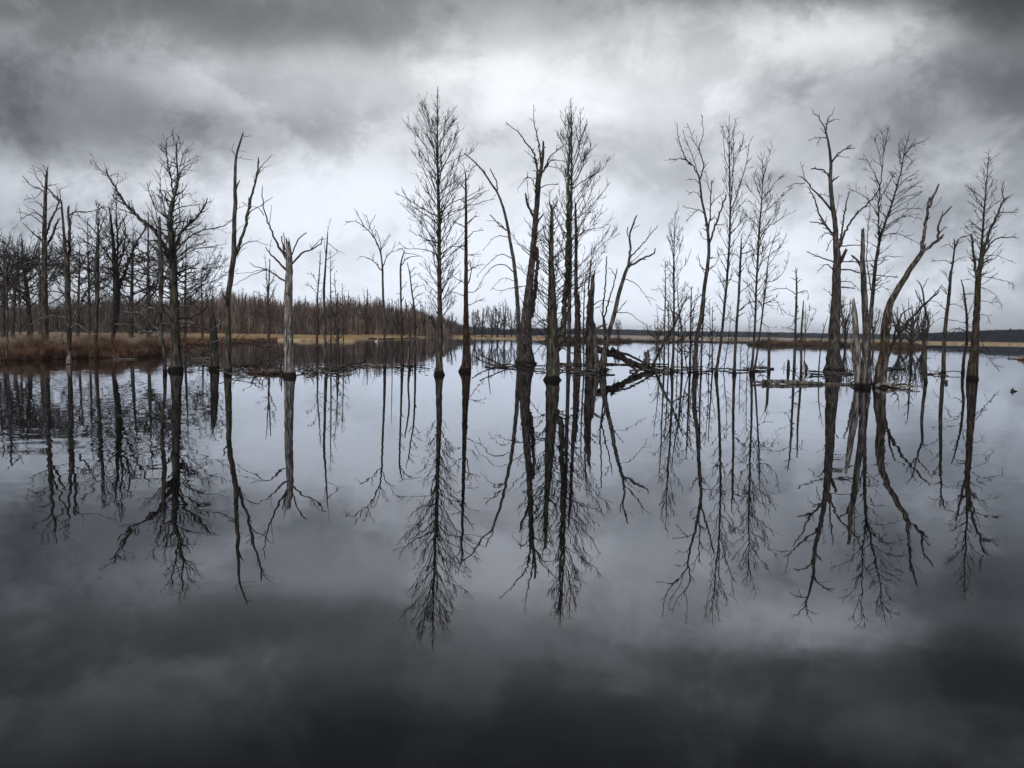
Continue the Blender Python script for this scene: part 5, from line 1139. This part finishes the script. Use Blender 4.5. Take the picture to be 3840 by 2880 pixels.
# bushy trees rooted on the far islands and shore
def shrubtree(label, x, yb, yt, half, w, seed, name='bushy_tree', n=14, depth=None, mat='dark', group='bushy trees on the islands'):
    g = np.random.default_rng(seed); Ht = yb - yt; limbs = []
    for i in range(n):
        f = g.uniform(.04, .42); sg = 1 if i % 2 else -1; q = g.uniform(.1, 1.0); r = half * q
        ye = yb - Ht * (.38 + .60 * math.sqrt(1 - (q * .95) ** 2)) * g.uniform(.8, 1.0); ys = yb - Ht * f; ye = min(ye, ys - Ht * .1); xe = x + sg * r
        limbs.append((w * g.uniform(.35, .6), 1.2, [(x, ys), (x + sg * r * g.uniform(.35, .6), ys + (ye - ys) * g.uniform(.2, .35)), (x + sg * r * g.uniform(.75, .95), ys + (ye - ys) * g.uniform(.55, .7)), (xe, ye)]))
    tree(name, label, 'S', [(x, yb, w), (x, yb - Ht * .3, w * .75), (x + g.uniform(-5, 5), yb - Ht * .5, w * .5), (x + g.uniform(-12, 12), yb - Ht * .82, 1.2)], limbs, mat=mat, tw=(.9, 2.0, 2, .6), ttw=(.25, 1.2, 2.0, 2), flare=.2, group=group, depth=depth, fine=.7)


shrubtree('round crowned bushy tree on the rounded brush island right of the flayed snag', 3420, 1303, 1105, 85, 15, 41)
shrubtree('bushy tree on the left side of the rounded brush island', 3375, 1304, 1150, 60, 10, 42)
shrubtree('thin bushy tree on the right tip of the rounded brush island', 3462, 1303, 1140, 45, 9, 43)
shrubtree('low bushy tree behind the foot of the post like snag', 3170, 1298, 1110, 50, 9, 44)
shrubtree('fine bushy tree between the wide buttressed tree and the post snag', 3142, 1298, 1060, 38, 8, 45, n=10)
shrubtree('small twiggy tree just right of the post snag over the island', 3275, 1300, 1130, 40, 8, 46, n=10)
shrubtree('low spreading bush on the islet behind the left end of the grove', 2465, 1284, 1200, 55, 7, 47, n=12)
shrubtree('faint thin tree alone on the far island right of the central cluster', 2318, 1283, 1185, 14, 4, 48, n=8)

# bare trees along the far shore, each a tree of its own
FS = 'bare trees along the far shore'
def far_tree(label, x, yb, yt, half, w, seed, depth, n=10, mat='dark'):
    shrubtree(label, x, yb, yt, half, w, seed, name='bare_tree', n=n, depth=depth, mat=mat, group=FS)
far_specs = [
    (1010, 1245, 1075, 35, 7, 300, 'left of the candelabra snag'), (1195, 1245, 1090, 32, 6, 320, 'left of the thin straight snag'), (1255, 1246, 1085, 34, 6, 310, 'right of the thin straight snag'),
    (1372, 1240, 1078, 42, 9, 330, 'with fan crown between the leaning tree and the clump'), (1330, 1246, 1100, 30, 6, 340, 'in the purple wood'), (1490, 1250, 1100, 38, 7, 330, 'behind the rusty broken snag'),
    (1590, 1252, 1120, 40, 7, 335, 'behind the drooping twig tree'), (1780, 1262, 1150, 26, 5, 345, 'alone right of the rust red snag'), (1808, 1262, 1135, 30, 6, 340, 'second right of the rust red snag'),
    (1845, 1262, 1128, 26, 5, 350, 'thin and third right of the rust red snag'), (1866, 1262, 1125, 34, 8, 338, 'thick and dark in the far row'), (1892, 1262, 1118, 26, 6, 346, 'tall in the far row'),
    (1918, 1262, 1140, 28, 5, 352, 'in the middle of the far row'), (1950, 1263, 1150, 26, 5, 350, 'small before the double snag'), (1975, 1263, 1132, 30, 6, 344, 'behind the left edge of the double snag'), (2060, 1266, 1160, 28, 5, 350, 'seen right of the double snag')]
for i, (x, yb, yt, hf, w, d, lab) in enumerate(far_specs):
    far_tree('far shore tree ' + lab, x, yb, yt, hf, w, 60 + i, d)

g = np.random.default_rng(808)
for i, (x, hf) in enumerate([(700, 38), (790, 30), (905, 34), (960, 30), (1075, 34), (1130, 40), (1295, 30), (1420, 36), (1450, 28), (1540, 34), (1640, 30), (1690, 30)]):
    tp = float(np.interp(x, [600, 880, 1100, 1320, 1520, 1700], [1088, 1070, 1098, 1084, 1118, 1180]))
    shrubtree('wood edge tree ' + ['leftmost, right of the biggest mossy oak', 'behind the cut off mossy stump trunk', 'just right of the twin snag', 'halfway between the twin snag and the candelabra snag', 'just left of the candelabra snag',
              'right of the candelabra snag', 'behind the thin stem clump', 'right beside the small rounded leaning tree', 'left of the rusty broken snag', 'behind the crooked wavy snag', 'behind the tallest tree', 'between the tallest tree and the rust red snag'][i],
              x, 1244 + (x - 900) * .01, tp + g.uniform(-8, 10), hf, 6, 900 + i, n=12, depth=g.uniform(300, 325), mat='brown', group='bare trees at the edge of the wood')

# ------------------------------------------------------------------ logs, drift and small things on the water
curve_obj('fallen_log', 'dark arched fallen log dipping to the water at the candelabra snag', 'B', [(452, 1392), (520, 1385), (600, 1396), (700, 1432), (805, 1470)], 20, 12, (812, 1472), mat='rust', cat='log', tw=(1.7, .9, 2, .3),
          extra=[([(500, 1388), (550, 1345), (625, 1300)], 7, 2), ([(470, 1385), (520, 1335), (560, 1325)], 5, 2), ([(640, 1402), (700, 1370), (722, 1335)], 5, 2)])
curve_obj('floating_log', 'long grey floating log lying across the water before the wide buttressed tree', 'S', [(2826, 1431), (2890, 1434), (3000, 1436), (3100, 1440), (3200, 1446)], 9, 14, (3000, 1441), mat='grey', cat='log', tw=(.35, .5, 1),
          extra=[([(2858, 1426), (2920, 1428), (3010, 1432), (3080, 1437)], 8, 8), ([(2915, 1453), (2960, 1443), (3030, 1442)], 3, 3), ([(2965, 1388), (2990, 1410), (3010, 1430), (3020, 1440)], 4, 3), ([(3190, 1438), (3230, 1415), (3265, 1400)], 7, 5)])
curve_obj('floating_log', 'dark floating log stub right of the leaning flayed snag', 'S', [(3310, 1379), (3345, 1381), (3385, 1384)], 9, 7, (3345, 1385), mat='dark', cat='log')
curve_obj('floating_branch', 'dark spindle shaped branch lying between the crooked trees at the right', 'G', [(250, 1496), (285, 1494), (340, 1498), (385, 1492), (440, 1480), (512, 1482)], 9, 5, (380, 1497), mat='dark', cat='branch', tw=(1.6, .6, 1, .2))
curve_obj('floating_branch', 'forked dark drift branch right of the flayed snag foot', 'S', [(3312, 1451), (3345, 1453), (3375, 1450), (3412, 1451)], 5, 2, (3360, 1454), mat='dark', cat='branch', extra=[([(3338, 1441), (3352, 1447), (3362, 1452)], 5, 6), ([(3362, 1452), (3350, 1456), (3342, 1462)], 5, 4)])
curve_obj('knob', 'round dark wood burl on the foot of the middle crooked tree at the right', 'G', [(404, 1566), (411, 1552), (414, 1538)], 18, 17, (408, 1556), mat='dark', cat='burl', broken=False)
curve_obj('floating_log', 'thin log floating between the buttressed tree and the pale splintered snag', 'S', [(3035, 1392), (3070, 1394), (3120, 1400), (3200, 1404)], 6, 5, (3100, 1404), mat='dark', cat='log', extra=[([(3040, 1401), (3080, 1403), (3110, 1401)], 4, 3)])
curve_obj('floating_log', 'low thin log at the foot of the straight feather crowned grove tree', 'S', [(2732, 1387), (2800, 1390), (2870, 1395)], 6, 5, (2800, 1394), mat='dark', cat='log', extra=[([(2840, 1378), (2858, 1383), (2876, 1377)], 3, 2)])
curve_obj('floating_log', 'dark broken log lying left of the candelabra snag', 'S', [(930, 1400), (980, 1396), (1020, 1394), (1055, 1396)], 11, 13, (1000, 1402), mat='rust', cat='log', tw=(.6, .5, 1))
curve_obj('floating_log', 'long thin half sunk log across the water left of the candelabra snag', 'S', [(868, 1369), (950, 1368), (1040, 1368)], 5, 4, (950, 1371), mat='dark', cat='log')
curve_obj('stump', 'black splintered stake at the left foot of the candelabra snag', 'S', [(1056, 1408), (1056, 1380), (1055, 1354)], 8, 3, (1056, 1409), mat='dark', cat='stump', extra=[([(1050, 1406), (1050, 1388), (1051, 1372)], 5, 3)])
curve_obj('fallen_log', 'pale hollow stump foot at the left shore water line', 'S', [(259, 1366), (258, 1346), (262, 1328)], 22, 9, (259, 1366), mat='pale', cat='stump')
curve_obj('drift_branch', 'pale forked dead branch slanting up from the left shore', 'S', [(80, 1346), (140, 1305), (175, 1284), (240, 1270)], 4, 3, (82, 1347), mat='pale', cat='branch', extra=[([(95, 1340), (130, 1312), (155, 1290)], 3, 2), ([(110, 1330), (135, 1325), (132, 1345)], 3, 2)])
curve_obj('drift_branch', 'pale stick lying along the left shore water line', 'S', [(425, 1344), (470, 1344), (515, 1345)], 4, 3, (470, 1347), mat='pale', cat='branch')
curve_obj('fallen_log', 'dark fallen limb sloping to the water right of the biggest mossy oak', 'S', [(686, 1306), (715, 1325), (750, 1340), (785, 1346)], 7, 5, (786, 1348), mat='dark', cat='log', tw=(2.4, .8, 2, .3), extra=[([(740, 1338), (770, 1322), (792, 1308)], 5, 3)])
curve_obj('drift_branch', 'pale forked drift branch spreading left at the foot of the twin snag', 'S', [(822, 1385), (865, 1402), (900, 1410), (935, 1408)], 5, 3, (900, 1413), mat='grey', cat='branch', tw=(2.2, .7, 2, .4), extra=[([(905, 1412), (880, 1395), (872, 1370)], 4, 2), ([(860, 1403), (920, 1394), (960, 1390)], 4, 3)])
curve_obj('drift_branch', 'antler shaped dead branch sticking up left of the candelabra snag', 'S', [(962, 1396), (950, 1376), (943, 1366), (960, 1350), (982, 1338)], 6, 3, (962, 1398), mat='dark', cat='branch', extra=[([(943, 1366), (945, 1352), (910, 1328)], 4, 2), ([(960, 1395), (966, 1370), (984, 1352)], 5, 3)])
curve_obj('floating_branch', 'twiggy branch lying at the root of the rust red snag, right side', 'S', [(1770, 1330), (1800, 1350), (1830, 1364), (1880, 1374)], 4, 5, (1882, 1376), mat='dark', cat='branch', tw=(2.4, .6, 2, .2))
curve_obj('floating_branch', 'forked dark branch lying left of the buttressed double snag', 'S', [(1818, 1381), (1870, 1380), (1930, 1376), (2000, 1373), (2045, 1371)], 7, 4, (1930, 1381), mat='dark', cat='branch', tw=(1.5, .7, 2, .2), extra=[([(1800, 1330), (1840, 1350), (1890, 1372), (1900, 1378)], 5, 4)])
curve_obj('floating_branch', 'broad flat heap of dark floating sticks under the central cluster', 'S', [(2100, 1364), (2150, 1366), (2200, 1367)], 9, 6, (2150, 1369), mat='rust', cat='branch', tw=(2, .6, 2, .2))


def blade_bird(label, x, y, h_px, group=None, upright=False, flip=1):
    """a swan: one continuous body with curved neck and head, beak as a part"""
    B = ground(x, y); m = B.y / F; s = h_px * m
    root = empty('swan', (B.x, B.y, 0)); tag(root, label, 'swan', group)
    L = s * (.62 if upright else 1.05)
    pts = [(-.62 * L, .30 * s, .02 * s), (-.45 * L, .22 * s, .12 * s), (-.15 * L, .14 * s, .22 * s), (.2 * L, .12 * s, .22 * s), (.42 * L, .2 * s, .15 * s), (.5 * L, .38 * s, .075 * s), (.47 * L, .58 * s, .055 * s),
           (.50 * L, .78 * s, .05 * s), (.58 * L, .88 * s, .065 * s), (.68 * L, .86 * s, .045 * s)]
    P = catmull(np.array([(flip * a, 0, b, r) for a, b, r in pts]), s * .05)
    V, q = tube_batch(P[None, :, :3], P[None, :, 3], 10)
    mesh_obj('body', V, q, 'white', root)
    V, q = tube_batch(np.array([[(flip * .68 * L, 0, .86 * s), (flip * .82 * L, 0, .80 * s)]]), np.array([[.035 * s, .01 * s]]), 6)
    mesh_obj('beak', V, q, 'beak', root)


blade_bird('white swan on the dark water before the wood, right of the thin snags', 1411, 1281, 13, upright=True)
blade_bird('leftmost of the three white swans far off behind the fallen trunk', 2362, 1300, 8, 'swans on the far water')
blade_bird('middle one of the three white swans far off behind the fallen trunk', 2400, 1301, 8, 'swans on the far water', flip=-1)
blade_bird('rightmost of the three white swans far off, partly behind twigs', 2428, 1301, 8, 'swans on the far water')
curve_obj('floating_chunk', 'small black chunk of wood floating alone near the right edge', 'S', [(3792, 1466), (3798, 1462), (3806, 1466)], 10, 7, (3798, 1468), mat='dark', cat='driftwood', extra=[([(3798, 1466), (3799, 1460), (3799, 1456)], 7, 4)])
curve_obj('floating_branch', 'pointed twiggy branch floating by the tussock at the right edge', 'S', [(3780, 1345), (3800, 1346), (3815, 1345)], 3, 4, (3800, 1347), mat='grey', cat='branch', tw=(1.5, .6, 1))

# sticks of the drift line: every one a thing, built from four patterns and copied
def drift_proto(k):
    g = np.random.default_rng(500 + k)
    n = 6; L = 1.0
    P = np.stack([np.linspace(-L, L, n), g.normal(size=n) * .06, .03 + np.abs(g.normal(size=n)) * .05], 1)
    V, Fc = stem_mesh(catmull(P, .15), np.linspace(.05, .018, len(catmull(P, .15))), 7, 0, broken=True, rough=.12, seed=k)
    root = empty('drift_stick', (0, 0, 0)); mesh_obj('stem', V, Fc, ('grey_dry', 'dark_dry', 'pale_dry', 'brown_dry')[k % 4], root)
    for j, q in enumerate([[(-.2, 0, .05), (.15, .12 * (-1) ** k, .22), (.45, .2 * (-1) ** k, .5 + .1 * k)], [(.3, 0, .04), (.55, -.15, .10), (.8, -.25, .28)], [(.2, .14 * (-1) ** k, .26), (.25, .3, .42), (.2, .42, .6)]]):
        mesh_obj('side_twig', *tube_batch(np.array([q]), np.array([[.025, .018, .008]]), 5), ('grey_dry', 'dark_dry', 'pale_dry', 'brown_dry')[k % 4], root)
    return root


protos = [drift_proto(k) for k in range(4)]
drift = [ # x, y, count, x spread, y spread, description of where
    (985, 1385, 12, 90, 16, 'floating left of the candelabra snag'), (1170, 1388, 12, 70, 16, 'tangled round the foot of the thin straight snag'), (1290, 1372, 8, 60, 10, 'floating right of the thin stem clump'),
    (1500, 1376, 7, 90, 5, 'strung along the drift line left of the tallest tree'), (1900, 1372, 11, 70, 8, 'caught left of the buttressed double snag'), (2080, 1382, 8, 60, 14, 'caught between the double snag and the mossy trunk'),
    (2210, 1392, 12, 70, 16, 'heaped at the foot of the central cluster'), (2480, 1386, 8, 80, 12, 'floating among the left grove trunks'), (2660, 1388, 9, 70, 10, 'floating among the middle grove trunks'),
    (2860, 1384, 5, 60, 8, 'floating right of the grove'), (3180, 1404, 8, 60, 14, 'caught at the foot of the pale splintered snag'), (3350, 1452, 5, 50, 8, 'floating right of the flayed snag'),
    (740, 1350, 8, 60, 10, 'tangled right of the biggest mossy oak'), (3560, 1402, 4, 60, 6, 'floating between the right trees'), (860, 1392, 6, 30, 8, 'at the foot of the twin snag'), (1240, 1398, 5, 30, 12, 'among the thin stem clump')]
g = np.random.default_rng(99); used = set()
ORD = ['leftmost', 'second', 'third', 'fourth', 'fifth', 'sixth', 'seventh', 'eighth', 'ninth', 'tenth', 'eleventh', 'twelfth']
for (x, y, c, sx, sy, where) in drift:
    for i, xx in enumerate(np.sort(g.uniform(-sx, sx, c))):
        k = int(g.integers(0, 4)); src = protos[k]
        p = ground(x + xx, y + g.uniform(-sy, sy))
        if k in used:
            o = src.copy(); COL.objects.link(o)
            for ch in src.children:
                cc = ch.copy(); cc.parent = o; COL.objects.link(cc)
        else: o = src; used.add(k)
        o.location = (p.x, p.y, 0); sc = g.uniform(.35, 1.25); o.scale = (sc, sc, sc * g.uniform(.8, 1.9)); o.rotation_euler = (g.uniform(-.5, .5), g.uniform(-.45, .12) if g.random() < .45 else g.uniform(-.08, .05), g.uniform(-.5, .5) + (math.pi if g.random() < .5 else 0))
        tag(o, ('stick ' if i == 0 else 'stick ') + ORD[i] + (' of' if i == 0 else ' from left of') + ' those ' + where, 'stick', 'drift sticks ' + where)

# fine floating litter caught along the drift line
n = 1600; g = np.random.default_rng(5)
xs_ = g.uniform(760, 3600, n); ys_ = 1388 + (xs_ - 1920) * .012 + g.normal(size=n) * 13
keep = np.sin(xs_ * .021) + np.sin(xs_ * .0083 + 1) > .35; xs_, ys_ = xs_[keep], ys_[keep]
PP = np.array([ground(a, b) for a, b in zip(xs_, ys_)]); n = len(PP)
A_ = g.uniform(0, 3.14, n); L_ = g.uniform(.04, .22, n)
dd_ = np.stack([np.cos(A_) * L_, np.sin(A_) * L_ * .8, np.zeros(n)], 1)
V_, q_ = tube_batch(np.stack([PP - dd_ + (0, 0, .004), PP + (0, 0, .012), PP + dd_ + (0, 0, .006)], 1), np.tile([[.008, .018, .006]], (n, 1)), 4)
tag(mesh_obj('floating_litter', V_, q_, 'dark'), 'specks of bark and twig litter floating along the drift line', 'litter', kind='stuff')

# ------------------------------------------------------------------ damp air over the lake
HS = 3700
Vb = [(sx * HS, sy * HS, z) for z in (-2.3, 34) for sx, sy in ((-1, -1), (1, -1), (1, 1), (-1, 1))]
hm = bpy.data.materials.new('haze'); hm.use_nodes = True; nt = hm.node_tree; nt.nodes.clear()
ho = nd(nt, 'ShaderNodeOutputMaterial'); hv = nd(nt, 'ShaderNodeVolumePrincipled')
hv.inputs['Color'].default_value = (.93, .965, 1.0, 1); hv.inputs['Density'].default_value = .00022; hv.inputs['Anisotropy'].default_value = .1
nt.links.new(hv.outputs[0], ho.inputs['Volume'])
hz_o = mesh_obj('haze', Vb, [(3, 2, 1, 0), (4, 5, 6, 7), (0, 1, 5, 4), (1, 2, 6, 5), (2, 3, 7, 6), (3, 0, 4, 7)], hm, smooth=False)
tag(hz_o, 'thin grey damp air over the lake', 'haze', kind='stuff')
